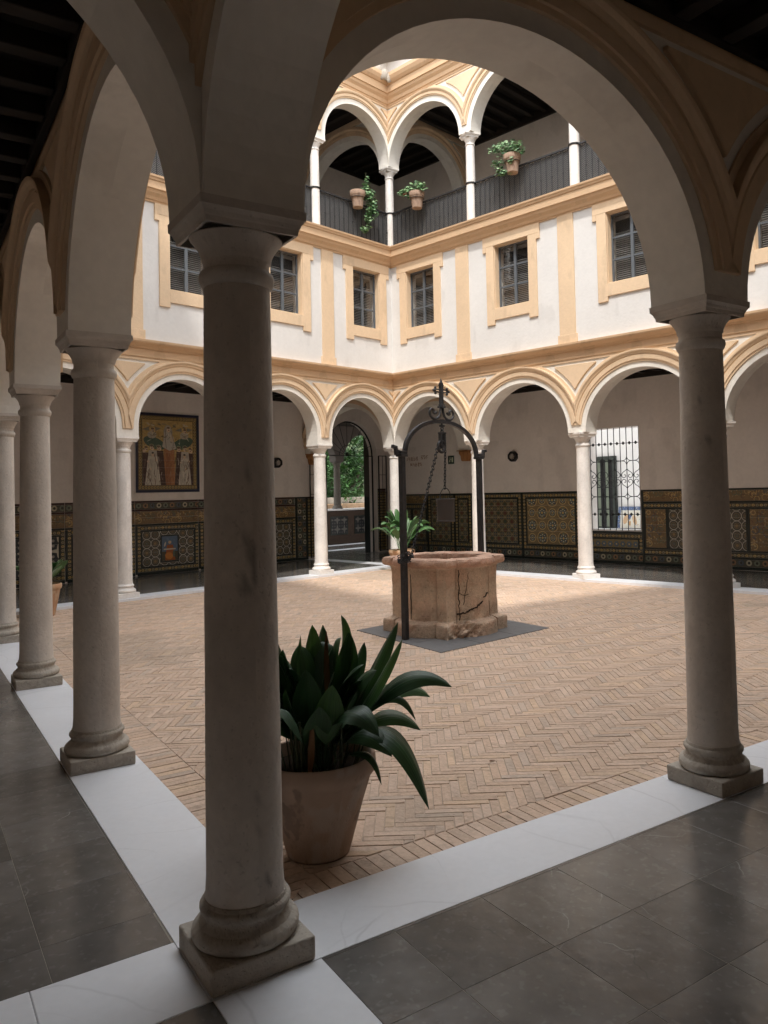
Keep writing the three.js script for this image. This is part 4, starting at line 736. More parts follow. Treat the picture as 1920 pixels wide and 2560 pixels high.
    for (let k = 0; k < 44; k++) { const a = 0.1 + 0.8 * r(), d = 0.12 + 0.34 * r(); x.globalAlpha = 0.6; line(['#3d3526', '#d6c9a8', '#77603a', '#4c5a48'][k % 4], 4 + r() * 7, [[a, d], [a + (r() - 0.5) * 0.08, d + (r() - 0.5) * 0.05], [a + (r() - 0.5) * 0.1, d + 0.04 * r()]]); } x.globalAlpha = 1;
    // patterned border
    const bw = 62; x.fillStyle = '#6b5426'; x.fillRect(0, 0, w, bw * 0.95); x.fillRect(0, h - bw, w, bw); x.fillRect(0, 0, bw, h); x.fillRect(w - bw, 0, bw, h);
    const dot = (cx, cy) => { x.fillStyle = '#b08c3e'; x.beginPath(); x.arc(cx, cy, 17, 0, 7); x.fill(); x.fillStyle = '#2e2a1c'; x.beginPath(); x.arc(cx, cy, 8, 0, 7); x.fill(); x.fillStyle = '#3b4a3c'; x.fillRect(cx + 19, cy - 12, 10, 24); };
    for (let k = 0; k * 43 < w; k++) { dot(k * 43 + 22, bw / 2); dot(k * 43 + 22, h - bw / 2); } for (let k = 1; k * 43 < h - 60; k++) { dot(bw / 2, k * 43 + 22); dot(w - bw / 2, k * 43 + 22); }
    speck(x, w, h, r, 2600, ['#2c2418', '#b9984c', '#4a321a', '#8d8674'], 0.3, 1, 6); for (let k = 0; k < 160; k++) { x.globalAlpha = 0.5; x.strokeStyle = k % 2 ? '#2b2219' : '#b5a88c'; x.lineWidth = 1 + r() * 3; const a = r() * w, d = h * (0.15 + 0.8 * r()); x.beginPath(); x.moveTo(a, d); x.quadraticCurveTo(a + (r() - 0.5) * 40, d + 20, a + (r() - 0.5) * 50, d + 20 + r() * 60); x.stroke(); } x.globalAlpha = 1;
  }, 1, 1, false);
  const pm = std({ map: tex, roughness: 0.36 }), n = 9, m = 10, dx = (X1 - X0) / n, dy = (Y1 - Y0) / m;
  for (let i = 0; i < n; i++) for (let j = 0; j < m; j++) {
    const g = box(X0 + i * dx + 0.0008, X0 + (i + 1) * dx - 0.0008, Y0 + j * dy + 0.0008, Y0 + (j + 1) * dy - 0.0008, z + 0.001, z + 0.014 + (R0() - 0.5) * 0.001); const p = g.attributes.position, uv = g.attributes.uv;
    for (let k = 0; k < p.count; k++) uv.setXY(k, (p.getX(k) - X0) / (X1 - X0), (p.getY(k) - Y0) / (Y1 - Y0)); part('tile', g, pm, T);
  }
}
function octLamp(s, x, y, label) {
  const T = place(thing('wall_lamp', label, 'lamp', 'octagonal wall lamps'), s);
  const ring = (r0, r1, z0, z1) => { const sh = new THREE.Shape(), h = new THREE.Path(); for (let i = 0; i <= 8; i++) { const a = (i + 0.5) * Math.PI / 4; i ? sh.lineTo(r1 * Math.cos(a), r1 * Math.sin(a)) : sh.moveTo(r1 * Math.cos(a), r1 * Math.sin(a)); i ? h.lineTo(r0 * Math.cos(a), r0 * Math.sin(a)) : h.moveTo(r0 * Math.cos(a), r0 * Math.sin(a)); } sh.holes.push(h); const g = new THREE.ExtrudeGeometry(sh, { depth: z1 - z0, bevelEnabled: false }); g.translate(x, y, -s.g + z0); return fin(g.toNonIndexed()); };
  part('casing', merge([ring(0.105, 0.125, 0.001, 0.05), ring(0.085, 0.118, 0.05, 0.09)]), M.ironDark, T);
  const c = new THREE.CylinderGeometry(0.06, 0.104, 0.085, 8, 1); c.rotateX(Math.PI / 2); c.rotateZ(Math.PI / 8); c.translate(x, y, -s.g + 0.05); part('glass', fin(c.toNonIndexed()), std({ color: new THREE.Color().setRGB(0.34, 0.31, 0.28), roughness: 0.25 }), T);
  const gb = []; for (let i = 0; i < 8; i++) { const a = (i + 0.5) * Math.PI / 4; gb.push(fin(bar([x + 0.06 * Math.cos(a), y + 0.06 * Math.sin(a), -s.g + 0.096], [x + 0.115 * Math.cos(a), y + 0.115 * Math.sin(a), -s.g + 0.06], 0.005))); } part('ribs', merge(gb), M.ironDark, T);
}
octLamp(SG, 1.293, 2.307, 'dark octagonal wall lamp between the white columns, right of the exit sign');
octLamp(SF, LF - 0.93, 2.297, 'dark octagonal wall lamp half hidden behind the thick front column');
{ // green emergency exit sign
  const T = place(thing('exit_sign', 'small dark green emergency exit sign with a running figure and door', 'sign'), SG);
  const x = -0.633, y = 2.315, hw = 0.098, z = -SG.g;
  part('frame', rbox(x - hw - 0.012, x + hw + 0.012, y - hw - 0.012, y + hw + 0.012, z + 0.001, z + 0.012, 0.003), std({ color: new THREE.Color().setRGB(0.6, 0.6, 0.56), roughness: 0.6 }), T);
  const t = canvasTex(128, 128, (c, w, h) => { c.fillStyle = '#0d3326'; c.fillRect(0, 0, w, h); c.fillStyle = '#cfd6b8'; c.fillRect(78, 26, 30, 76); c.strokeStyle = '#d9e0c8'; c.lineWidth = 9; c.beginPath(); c.arc(46, 34, 6, 0, 7); c.stroke(); c.beginPath(); c.moveTo(44, 46); c.lineTo(36, 70); c.lineTo(46, 82); c.lineTo(38, 102); c.moveTo(36, 70); c.lineTo(22, 98); c.moveTo(44, 50); c.lineTo(60, 62); c.lineTo(72, 60); c.stroke(); }, 1, 1, false);
  const g = box(x - hw, x + hw, y - hw, y + hw, z + 0.011, z + 0.015); const p = g.attributes.position, uv = g.attributes.uv; for (let i = 0; i < p.count; i++) uv.setXY(i, (p.getX(i) - x + hw) / (2 * hw), (p.getY(i) - y + hw) / (2 * hw)); part('face', g, std({ map: t, roughness: 0.5 }), T);
}
{ // faded painted lettering, two lines, too worn to read
  const T = place(thing('painted_lettering', 'faded ochre painted lettering in two lines on the far wall', 'lettering'), SG);
  const r = rng(31), G = [], L = (x0, n, y, hh) => { let x = x0; for (let i = 0; i < n; i++) { const w = 0.07; for (let a = 0; a < 4; a++) for (let b = 0; b < 6; b++) if (r() < 0.66) { const p = x + a * w / 4 + r() * 0.004, q = y + b * hh / 6 + r() * 0.004; G.push(box(p, p + w / 4 * (0.6 + 0.35 * r()), q, q + hh / 6 * (0.5 + 0.45 * r()), -SG.g + 0.001, -SG.g + 0.0035)); } x += w + 0.018; } };
  L(-2.21, 5, 2.345, 0.105); L(-1.67, 3, 2.37, 0.105); L(-2.06, 5, 2.20, 0.095);
  part('letters', merge(G), plaster([0.36, 0.19, 0.09], 233, 0.4, 0.3, 0.3), T);
}
// ------------------------------------------------------------------ grilled window and the bright room behind it
{
  const T = place(thing('window_grille', 'black wrought iron window grille with scrolls and quatrefoil beads', 'grille'), SG);
  const z = -SG.g - 0.02, sp = 0.1415, xs = []; for (let x = WX1 - 0.012; x > WX0; x -= sp) xs.push(x);
  for (const x of xs) part('bar', fin(bar([x, WY0 - 0.01, z], [x, WY1 + 0.01, z], 0.0085)), M.ironDark, T);
  for (const y of [1.005, 2.45]) { part('cross_bar', fin(bar([WX0 - 0.02, y, z], [WX1 + 0.02, y, z], 0.006)), M.ironDark, T); for (let i = 0; i < xs.length - 1; i++) { const x = (xs[i] + xs[i + 1]) / 2; const g = []; for (const [a, b] of [[0.017, 0], [-0.017, 0], [0, 0.017], [0, -0.017]]) { const q = new THREE.SphereGeometry(0.018, 8, 6).toNonIndexed(); q.scale(1, 1, 0.5); q.translate(x + a, y + b, z); g.push(fin(q, 0, true)); } part('bead', merge(g), M.ironDark, T); } }
  for (const y of [2.09, 1.365]) for (let i = 0; i < xs.length; i += 1) { // lozenge and arched ties
    const x = xs[i]; if (i % 2 === 0 && i + 1 < xs.length) { const x2 = xs[i + 1], g = []; g.push(tube([[x, y + 0.11, z], [x - 0.012, y + 0.05, z], [x - 0.05, y + 0.012, z], [x - sp + 0.01, y, z]], 0.007, 10, 5), tube([[x, y - 0.11, z], [x - 0.012, y - 0.05, z], [x - 0.05, y - 0.012, z], [x - sp + 0.01, y, z]], 0.007, 10, 5)); part('tie', fin(merge(g), 0, true), M.ironDark, T); }
    else if (i > 0 && i + 1 < xs.length) { const g = [tube([[xs[i + 1], y + 0.11, z], [xs[i + 1] + 0.012, y + 0.05, z], [xs[i + 1] + 0.05, y + 0.012, z], [x - 0.01, y, z]], 0.007, 10, 5), tube([[xs[i + 1], y - 0.11, z], [xs[i + 1] + 0.012, y - 0.05, z], [xs[i + 1] + 0.05, y - 0.012, z], [x - 0.01, y, z]], 0.007, 10, 5)]; part('tie', fin(merge(g), 0, true), M.ironDark, T); }
  }
  for (let i = 0; i < xs.length; i += 2) { // scroll hearts about the axis of every second bar
    const x = xs[i]; for (const d of [1, -1]) for (const e of [1, -1]) { if (x + d * 0.12 > WX1 + 0.02) continue; const P = [[x, 1.73 + e * 0.20, z], [x + d * 0.03, 1.73 + e * 0.165, z], [x + d * 0.10, 1.73 + e * 0.12, z], [x + d * 0.125, 1.73 + e * 0.07, z], [x + d * 0.10, 1.73 + e * 0.025, z], [x + d * 0.055, 1.73 + e * 0.02, z], [x + d * 0.028, 1.73 + e * 0.05, z], [x + d * 0.045, 1.73 + e * 0.08, z], [x + d * 0.065, 1.73 + e * 0.072, z]]; part('scroll', fin(tube(P, 0.0075, 26, 5), 0, true), M.ironDark, T); }
  }
  // room: white walls, open to the sky above like a light well
  const Rm = place(thing('light_well_room', 'bright white room seen through the grilled window', 'room'), SG), d = 2.9, x0 = -0.4, x1 = 4.9, zz = -SG.g - 0.3;
  part('back_wall', box(x0, x1, 0, 3.4, zz - d - 0.1, zz - d), M.roomWhite, Rm); part('side_wall', box(x0 - 0.1, x0, 0, 3.4, zz - d, zz), M.roomWhite, Rm); part('side_wall', box(x1, x1 + 0.1, 0, 3.4, zz - d, zz), M.roomWhite, Rm); part('floor', box(x0, x1, -0.05, 0, zz - d, zz), M.marble, Rm); part('sill', rbox(WX0 + 0.002, WX1 - 0.002, WY0 + 0.001, WY0 + 0.022, -SG.g - 0.29, -SG.g - 0.06, 0.004), M.white, Rm);
  // dark glazed door standing in the room's back wall
  const D = place(thing('glazed_door', 'dark green glazed door inside the room behind the window grille', 'door'), SG);
  const dz = zz - d + 0.02, a = 1.30, b = 2.06, top = 2.345;
  part('frame', merge([box(a, a + 0.09, 0, top, dz, dz + 0.09), box(b - 0.09, b, 0, top, dz, dz + 0.09), box(a + 0.09, b - 0.09, top - 0.09, top, dz, dz + 0.09)]), M.doorDark, D);
  part('dark_panel', box(a + 0.09, b - 0.09, 0, top - 0.09, dz - 0.005, dz + 0.01), M.dark, D);  // solid black panel standing in for the unlit space beyond the door
  const gb = []; for (let k = 1; k < 5; k++) gb.push(box(a + 0.09 + (b - a - 0.18) * k / 5 - 0.012, a + 0.09 + (b - a - 0.18) * k / 5 + 0.012, 0, top - 0.09, dz + 0.03, dz + 0.05)); for (const y of [0.55, 1.0, 1.55]) gb.push(box(a + 0.09, b - 0.09, y, y + 0.025, dz + 0.051, dz + 0.065)); part('glazing_bars', merge(gb), M.ironDark, D);
  const st = std({ color: new THREE.Color().setRGB(0.16, 0.19, 0.14), roughness: 0.3 }); for (let k = 0; k < 5; k++) part('pane', box(a + 0.104 + (b - a - 0.18) * k / 5, a + 0.076 + (b - a - 0.18) * (k + 1) / 5, 0.02, top - 0.1, dz + 0.036, dz + 0.042), k % 2 ? st : M.dark, D);
  // blue and white tile panel leaning on the wall
  const P = place(thing('leaning_tile_panel', 'blue and white tile panel leaning against the wall behind the window grille', 'tile panel'), SG);
  const t = canvasTex(256, 256, (c, w, h) => { const r = rng(8); c.fillStyle = '#d9d6c9'; c.fillRect(0, 0, w, h); c.fillStyle = '#4c5f82'; c.fillRect(0, 0, w, 44); c.fillRect(0, 0, 30, h); speck(c, w, 44, r, 60, ['#cfd5dc', '#3b4f74'], 0.9, 2, 7); speck(c, 30, h, r, 60, ['#cfd5dc', '#3b4f74'], 0.9, 2, 6); c.fillStyle = '#c4a27c'; c.beginPath(); c.ellipse(90, 150, 26, 60, 0.2, 0, 7); c.fill(); c.beginPath(); c.ellipse(190, 160, 22, 60, -0.3, 0, 7); c.fill(); c.fillStyle = '#465c86'; c.beginPath(); c.moveTo(110, 100); c.lineTo(160, 100); c.lineTo(135, 170); c.fill(); c.fillStyle = '#b48a58'; c.fillRect(125, 175, 24, 50); speck(c, w, h, r, 160, ['#6f86b4', '#e8e3d2', '#b98a4a'], 0.6, 2, 7); }, 1, 1, false);
  const g = new THREE.BoxGeometry(0.62, 0.53, 0.025); const uvv = g.attributes.uv; const pg = g.toNonIndexed(); pg.rotateX(-0.16); pg.translate(2.44, 0.815, dz + 0.12); pg.computeVertexNormals(); part('tiles', pg, std({ map: t, roughness: 0.3 }), P); part('stand', merge([rbox(2.10, 2.78, 0.51, 0.55, dz + 0.02, dz + 0.32, 0.005), rbox(2.12, 2.17, 0.002, 0.51, dz + 0.05, dz + 0.10, 0.004), rbox(2.71, 2.76, 0.002, 0.51, dz + 0.05, dz + 0.10, 0.004), rbox(2.12, 2.17, 0.002, 0.51, dz + 0.25, dz + 0.30, 0.004), rbox(2.71, 2.76, 0.002, 0.51, dz + 0.25, dz + 0.30, 0.004)]), M.wood, P);
}
// ------------------------------------------------------------------ garden passage: iron fanlight and gate, second court with parapet, column and tree
{
  const z = -SF.g - 0.16, T = place(thing('iron_fanlight_gate', 'black iron gate with a fan-shaped top in the garden passage arch', 'gate'), SF);
  const arc = (r, a0 = 0, a1 = Math.PI, n = 28) => { const P = []; for (let i = 0; i <= n; i++) { const a = a0 + (a1 - a0) * i / n; P.push([PX + r * Math.cos(a), PS + r * Math.sin(a), z]); } return P; };
  part('arch_bar', fin(merge([tube(arc(PR - 0.02), 0.02, 40, 6)]), 0, true), M.ironDark, T); part('inner_arc', fin(tube(arc(0.26), 0.009, 24, 5), 0, true), M.ironDark, T);
  part('transom', fin(sbar([PX - PR, PS, z], [PX + PR, PS, z], 0.022)), M.ironDark, T);
  for (let k = 1; k < 10; k++) { const a = Math.PI * k / 10; part('spoke', fin(bar([PX + 0.02 * Math.cos(a), PS + 0.02 * Math.sin(a), z], [PX + (PR - 0.03) * Math.cos(a), PS + (PR - 0.03) * Math.sin(a), z], 0.007)), M.ironDark, T); }
  for (const sx of [-1, 1]) { part('jamb_bar', fin(sbar([PX + sx * (PR - 0.015), 0.002, z], [PX + sx * (PR - 0.015), PS, z], 0.03)), M.ironDark, T); }
  // open leaves folded back against the wall on the court side
  for (const sx of [-1, 1]) { const L = sub('gate_leaf', T), hx = PX + sx * (PR + 0.01), zz = -SF.g + 0.06, wd = sx > 0 ? 0.27 : 0.5; const xe = hx + sx * wd; part('stile', fin(merge([sbar([hx, 0.03, zz], [hx, PS, zz], 0.025), sbar([xe, 0.03, zz], [xe, PS, zz], 0.02), sbar([hx, PS, zz], [xe, PS, zz], 0.018), sbar([hx, 1.55, zz], [xe, 1.55, zz], 0.014), sbar([hx, 0.05, zz], [xe, 0.05, zz], 0.018), sbar([hx, 2.02, zz], [xe, 2.02, zz], 0.010)])), M.ironDark, L); part('leaf_bar', fin(bar([(hx + xe) / 2, 0.05, zz], [(hx + xe) / 2, PS, zz], 0.007)), M.ironDark, L); }
  // passage shell
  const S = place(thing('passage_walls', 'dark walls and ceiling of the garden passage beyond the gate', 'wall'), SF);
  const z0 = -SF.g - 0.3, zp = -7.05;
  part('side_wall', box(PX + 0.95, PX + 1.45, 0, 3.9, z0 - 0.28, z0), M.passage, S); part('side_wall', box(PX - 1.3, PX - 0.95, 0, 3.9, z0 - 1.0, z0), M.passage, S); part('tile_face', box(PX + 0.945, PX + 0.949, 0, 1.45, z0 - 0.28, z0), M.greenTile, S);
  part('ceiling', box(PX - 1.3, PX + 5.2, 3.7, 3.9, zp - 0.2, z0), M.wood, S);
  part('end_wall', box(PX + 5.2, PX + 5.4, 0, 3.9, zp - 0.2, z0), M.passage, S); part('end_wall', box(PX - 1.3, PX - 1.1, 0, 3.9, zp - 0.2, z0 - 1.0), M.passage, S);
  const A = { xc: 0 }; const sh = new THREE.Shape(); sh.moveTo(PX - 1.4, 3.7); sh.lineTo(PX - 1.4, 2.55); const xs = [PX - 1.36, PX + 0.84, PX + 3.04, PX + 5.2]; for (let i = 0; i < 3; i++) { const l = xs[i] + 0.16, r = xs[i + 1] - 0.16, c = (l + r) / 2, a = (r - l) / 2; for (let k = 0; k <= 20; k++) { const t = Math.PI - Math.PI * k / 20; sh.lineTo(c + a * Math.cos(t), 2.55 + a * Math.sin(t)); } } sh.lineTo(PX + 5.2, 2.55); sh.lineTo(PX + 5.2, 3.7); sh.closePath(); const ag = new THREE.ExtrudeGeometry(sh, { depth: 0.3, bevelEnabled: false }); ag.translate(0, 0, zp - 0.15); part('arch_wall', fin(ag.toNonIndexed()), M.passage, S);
  const Fl = structure('passage_floor'); place(Fl, SF); part('paving', box(PX - 6, PX + 5.2, -0.05, 0.0, zp - 0.1, z0 + 0.001), M.floor[1], Fl); for (const zz of [zp + 0.75, zp + 2.3]) part('marble_band', box(PX - 6, PX + 5.2, 0.001, 0.005, zz, zz + 0.28), M.marble, Fl); part('threshold', box(PX - PR, PX + PR, -0.02, 0.004, z0, -SF.g), M.floor[0], Fl);
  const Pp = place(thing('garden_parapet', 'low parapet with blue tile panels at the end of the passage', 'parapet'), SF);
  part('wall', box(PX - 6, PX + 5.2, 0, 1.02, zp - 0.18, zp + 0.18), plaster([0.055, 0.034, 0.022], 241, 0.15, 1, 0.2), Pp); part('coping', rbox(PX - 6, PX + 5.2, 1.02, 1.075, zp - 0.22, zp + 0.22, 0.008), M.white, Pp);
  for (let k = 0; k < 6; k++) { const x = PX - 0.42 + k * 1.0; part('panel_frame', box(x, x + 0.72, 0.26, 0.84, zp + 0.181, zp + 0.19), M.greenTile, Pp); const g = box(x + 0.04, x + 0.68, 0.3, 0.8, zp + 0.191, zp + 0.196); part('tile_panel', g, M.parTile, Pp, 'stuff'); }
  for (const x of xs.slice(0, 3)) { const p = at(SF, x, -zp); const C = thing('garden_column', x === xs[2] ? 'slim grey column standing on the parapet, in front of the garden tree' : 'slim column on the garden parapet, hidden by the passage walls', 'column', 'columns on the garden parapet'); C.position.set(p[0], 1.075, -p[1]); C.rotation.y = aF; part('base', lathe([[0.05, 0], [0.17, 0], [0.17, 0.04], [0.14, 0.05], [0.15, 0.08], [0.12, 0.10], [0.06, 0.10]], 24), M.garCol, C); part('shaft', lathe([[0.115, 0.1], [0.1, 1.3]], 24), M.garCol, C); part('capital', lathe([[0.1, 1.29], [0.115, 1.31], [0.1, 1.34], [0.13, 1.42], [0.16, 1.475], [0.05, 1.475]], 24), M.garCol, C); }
  // garden ground, planter, tree, dark green wall behind
  const G = structure('garden_ground'); place(G, SF); part('gravel', box(PX - 12, PX + 22, -0.06, -0.01, zp - 16, zp - 0.2), std({ color: new THREE.Color().setRGB(0.16, 0.13, 0.09), roughness: 1 }), G);
  const Wl = place(thing('garden_wall', 'dark green wall at the back of the garden', 'wall'), SF); part('wall', box(PX - 12, PX + 22, 0, 6.5, zp - 10.4, zp - 10), M.gardenWall, Wl);
  const B = place(thing('garden_bench', 'ochre tiled bench and planter under the garden tree', 'bench'), SF); part('seat', rbox(PX + 3.9, PX + 7.6, 0, 1.2, zp - 2.5, zp - 1.6, 0.02), plaster([0.3, 0.2, 0.12], 242, 0.3, 0.6, 0.4), B); part('backrest', rbox(PX + 3.9, PX + 7.6, 1.2, 1.42, zp - 2.5, zp - 2.3, 0.02), M.plinth, B);
  const r = rng(515);
  for (let k = 0; k < 3; k++) {
    const cx = PX + [6.2, 8.2, 5.2][k], cz = zp - [3.2, 5.2, 5.6][k], Tr = thing('garden_tree', ['leafy tree with a leaning branch seen through the garden passage', 'dark leafy tree behind the slim garden column', 'leafy tree at the back of the garden'][k], 'tree', 'trees in the garden'); place(Tr, SF);
    part('trunk', fin(merge([tube([[cx - 0.9, 0, cz], [cx - 0.6, 0.8, cz], [cx + 0.1, 1.6, cz + 0.1], [cx + 0.7, 2.6, cz + 0.2]], 0.06, 14, 7), tube([[cx - 0.6, 0.8, cz], [cx - 0.5, 1.8, cz - 0.2], [cx - 0.2, 3, cz]], 0.045, 10, 6), tube([[cx + 0.1, 1.6, cz + 0.1], [cx + 0.9, 1.9, cz], [cx + 1.5, 2.4, cz - 0.1]], 0.03, 8, 5)]), 0, true), M.bark, Tr);
    const pos = [], col = []; for (let i = 0; i < 9500; i++) { const q = i % 26, ca = q * 2.4, cr = 0.4 + (q % 6) * 0.36, px = cx + Math.cos(ca) * cr + (r() - 0.5) * 1.1, py = 2.75 + Math.sin(q * 1.7) * 1.5 + (r() - 0.5) * 1.0, pz = cz + Math.sin(ca) * cr * 0.8 + (r() - 0.5) * 1.0; const s = 0.06 + r() * 0.075, a = r() * 6.28, b = (r() - 0.5) * 1.8; const d = V3(Math.cos(a), Math.sin(b), Math.sin(a)).normalize(), w = V3(-d.z, 0.4 * (r() - 0.5), d.x).normalize(); const A0 = [px, py, pz], B0 = [px + d.x * s + w.x * s * 0.4, py + d.y * s + w.y * s * 0.4, pz + d.z * s + w.z * s * 0.4], C0 = [px + d.x * s * 2, py + d.y * s * 2, pz + d.z * s * 2], D0 = [px + d.x * s - w.x * s * 0.4, py + d.y * s - w.y * s * 0.4, pz + d.z * s - w.z * s * 0.4]; pos.push(...A0, ...B0, ...C0, ...A0, ...C0, ...D0); const g = 0.75 + r() * 0.7; for (let m = 0; m < 6; m++) col.push(0.05 * g, 0.135 * g, 0.03 * g); }
    const lg = fromTris(pos); lg.setAttribute('color', new THREE.BufferAttribute(new Float32Array(col), 3)); part('crown', fin(lg), M.ivy, Tr);
  }
}

// ------------------------------------------------------------------ gallery floors: marble strips and grey stone slabs
const E0 = 0.178, E1 = 0.216;         // strip: gallery edge and court edge measured from the column line
const insetPoly = (o) => { const P = [meet(SL, SR, -o, -o), meet(SR, SG, -o, -o), meet(SG, SF, -o, -o), meet(SF, SL, -o, -o)]; return area(P) > 0 ? P : P.reverse(); };
{
  const K = structure('marble_kerb', 'white marble strip under the columns, edging the brick court');
  const cut = { left: [0, 2.21, 4.65, 7.2], far: [0, 1.4, 2.9, 4.3, 5.7, 7.1], right: [0, 2.0, 4.2, 6.4, 8.6, 10.8], near: [0, 2.6, 5.2, 7.98] };
  for (const [n, s] of Object.entries(SIDES)) {
    const full = [meet(s.prev, s, -E1, -E1), meet(s, s.next, -E1, -E1), meet(s, s.next, E0, E0), meet(s.prev, s, E0, E0)]; const P = area(full) > 0 ? full : full.reverse();
    const cs = [...cut[n], s.len + 1]; cs[0] = -1;
    for (let i = 0; i < cs.length - 1; i++) { const a = cs[i] + 0.001, b = cs[i + 1] - 0.001; let R = [at(s, a, -1), at(s, b, -1), at(s, b, 1), at(s, a, 1)]; if (area(R) < 0) R.reverse(); const q = clipPoly(R, P); if (q.length > 2) part('marble_slab', slabGeo(q, 0.0005, 0.075, 0.0025, [0, 0], i * 1.37 + s.len, s.ang), M.marble, K); }
  }
  // bands crossing the galleries from the corner columns
  const band = (poly, off) => part('marble_slab', slabGeo(area(poly) > 0 ? poly : poly.slice().reverse(), 0.0005, 0.03, 0.002, [0, 0], off, 0.4), M.marble, K);
  const R = (u0, u1, v0, v1) => [[u0, v0], [u1, v0], [u1, v1], [u0, v1]];
  band(R(-0.629, -E0 - 0.001, -0.182, 0.217), 0.3); band(R(-1.6, -0.631, -0.182, 0.217), 1.9); band(R(-2.59, -1.602, -0.182, 0.217), 3.1);
  band(R(-0.174, 0.193, -1.2, -E0 - 0.001), 0.9); band(R(-0.174, 0.193, -2.3, -1.202), 2.2); band(R(-0.174, 0.193, -3.39, -2.302), 4.2);
  const farBand = (s, x0, x1, off) => { const w = 0.185; const P = [at(s, x0, -w), at(s, x1, -w), at(s, x1, w), at(s, x0, w)]; band(P, off); };
  farBand(SF, LF + E0 + 0.03, LF + 2.45, 5.1); farBand(SG, -2.9, -E0 - 0.03, 6.3);
}
function tiledFloor(name, label, poly, frame, du, dv, o, seed) {   // frame: {p, e1, e2}
  const S = structure(name, label), r = rng(seed);
  part('grout', sheet(poly, -0.04, -0.001), M.groutF, S);
  let b = [1e9, -1e9, 1e9, -1e9]; for (const p of poly) { const d = [p[0] - frame.p[0], p[1] - frame.p[1]], a = d[0] * frame.e1[0] + d[1] * frame.e1[1], c = d[0] * frame.e2[0] + d[1] * frame.e2[1]; b = [Math.min(b[0], a), Math.max(b[1], a), Math.min(b[2], c), Math.max(b[3], c)]; }
  for (let i = Math.floor((b[0] - o[0]) / du); i <= (b[1] - o[0]) / du; i++) for (let j = Math.floor((b[2] - o[1]) / dv); j <= (b[3] - o[1]) / dv; j++) {
    const a0 = o[0] + i * du + 0.0009, a1 = a0 + du - 0.0018, c0 = o[1] + j * dv + 0.0009, c1 = c0 + dv - 0.0018, W = (a, c) => [frame.p[0] + frame.e1[0] * a + frame.e2[0] * c, frame.p[1] + frame.e1[1] * a + frame.e2[1] * c];
    let R = [W(a0, c0), W(a1, c0), W(a1, c1), W(a0, c1)]; if (area(R) < 0) R.reverse(); const q = clipPoly(R, poly); if (q.length < 3 || area(q) < 0.002) continue;
    part('stone_slab', slabGeo(q, (r() - 0.5) * 0.0006, 0.03, 0.0008, [(r() - 0.5) * 0.0016, (r() - 0.5) * 0.0016], r() * 9, Math.floor(r() * 4) * Math.PI / 2 + frame.rot), M.floor[Math.floor(r() * 5)], S);
  }
}
M.groutF = std({ color: new THREE.Color().setRGB(0.30, 0.27, 0.225), roughness: 1 });
{
  const ccw = (P) => area(P) > 0 ? P : P.reverse();
  const e = 0.0015;
  tiledFloor('gallery_floor', 'grey stone slabs of the near right gallery', [[0.193 + e, -3.4], [cB[0] + 1.2, -3.4], [cB[0] + 1.2, -E0 - e], [0.193 + e, -E0 - e]], { p: [0, 0], e1: [1, 0], e2: [0, 1], rot: 0 }, 0.3845, 0.405, [0.473, -0.600], 71);
  tiledFloor('gallery_floor', 'grey stone slabs of the left gallery', [[-2.6, 0.217 + e], [-E0 - e, 0.217 + e], [-E0 - e, cD[1] - 0.1], [-2.6, cD[1] + 0.6]], { p: [0, 0], e1: [1, 0], e2: [0, 1], rot: Math.PI / 2 }, 0.376, 0.412, [-0.563, 0.459], 72);
  tiledFloor('gallery_floor', 'grey stone slabs of the near corner bay', [[-2.6, -3.4], [-0.174 - e, -3.4], [-0.174 - e, -0.182 - e], [-2.6, -0.182 - e]], { p: [0, 0], e1: [1, 0], e2: [0, 1], rot: 0 }, 0.39, 0.41, [-0.174, -0.182], 73);
  const gal = (s) => { const P = [meet(s.prev, s, E0 + e, E0 + e), meet(s, s.next, E0 + e, E0 + e), meet(s, s.next, s.g, 0.19), meet(s.prev, s, 0.19, s.g)]; return ccw(P); };
  const pf = ccw([meet(SL, SF, E0 + 0.02, E0 + e), meet(SF, SG, E0 + e, 0.19), meet(SF, SG, SF.g, 0.19), meet(SL, SF, SL.g, SF.g)]);
  tiledFloor('gallery_floor', 'polished grey slabs of the far left gallery', pf, { p: SF.from, e1: SF.dir, e2: SF.out, rot: aF }, 0.40, 0.40, [0.1, 0.2], 74);
  const pg = ccw([meet(SF, SG, 0.19, E0 + e), meet(SG, SR, E0 + e, E0), meet(SG, SR, SG.g, SR.g), meet(SF, SG, 0.19, SG.g)]);
  tiledFloor('gallery_floor', 'polished grey slabs of the far right gallery', pg, { p: SG.from, e1: SG.dir, e2: SG.out, rot: aG }, 0.40, 0.40, [0.1, 0.2], 75);
  const pc = ccw([meet(SF, SG, 0.19, 0.19), meet(SF, SG, 0.19, SG.g), meet(SF, SG, SF.g, SG.g), meet(SF, SG, SF.g, 0.19)]);
  tiledFloor('gallery_floor', 'dark slabs of the far corner bay in front of the passage', pc, { p: cC, e1: SF.dir, e2: SF.out, rot: aF }, 0.40, 0.40, [0.2, 0.2], 76);
}
{ const G = structure('ground'); const s = sheet([[-60, -60], [70, -60], [70, 70], [-60, 70]], -0.4, -0.12); part('soil_sheet', s, M.mortar, G); }

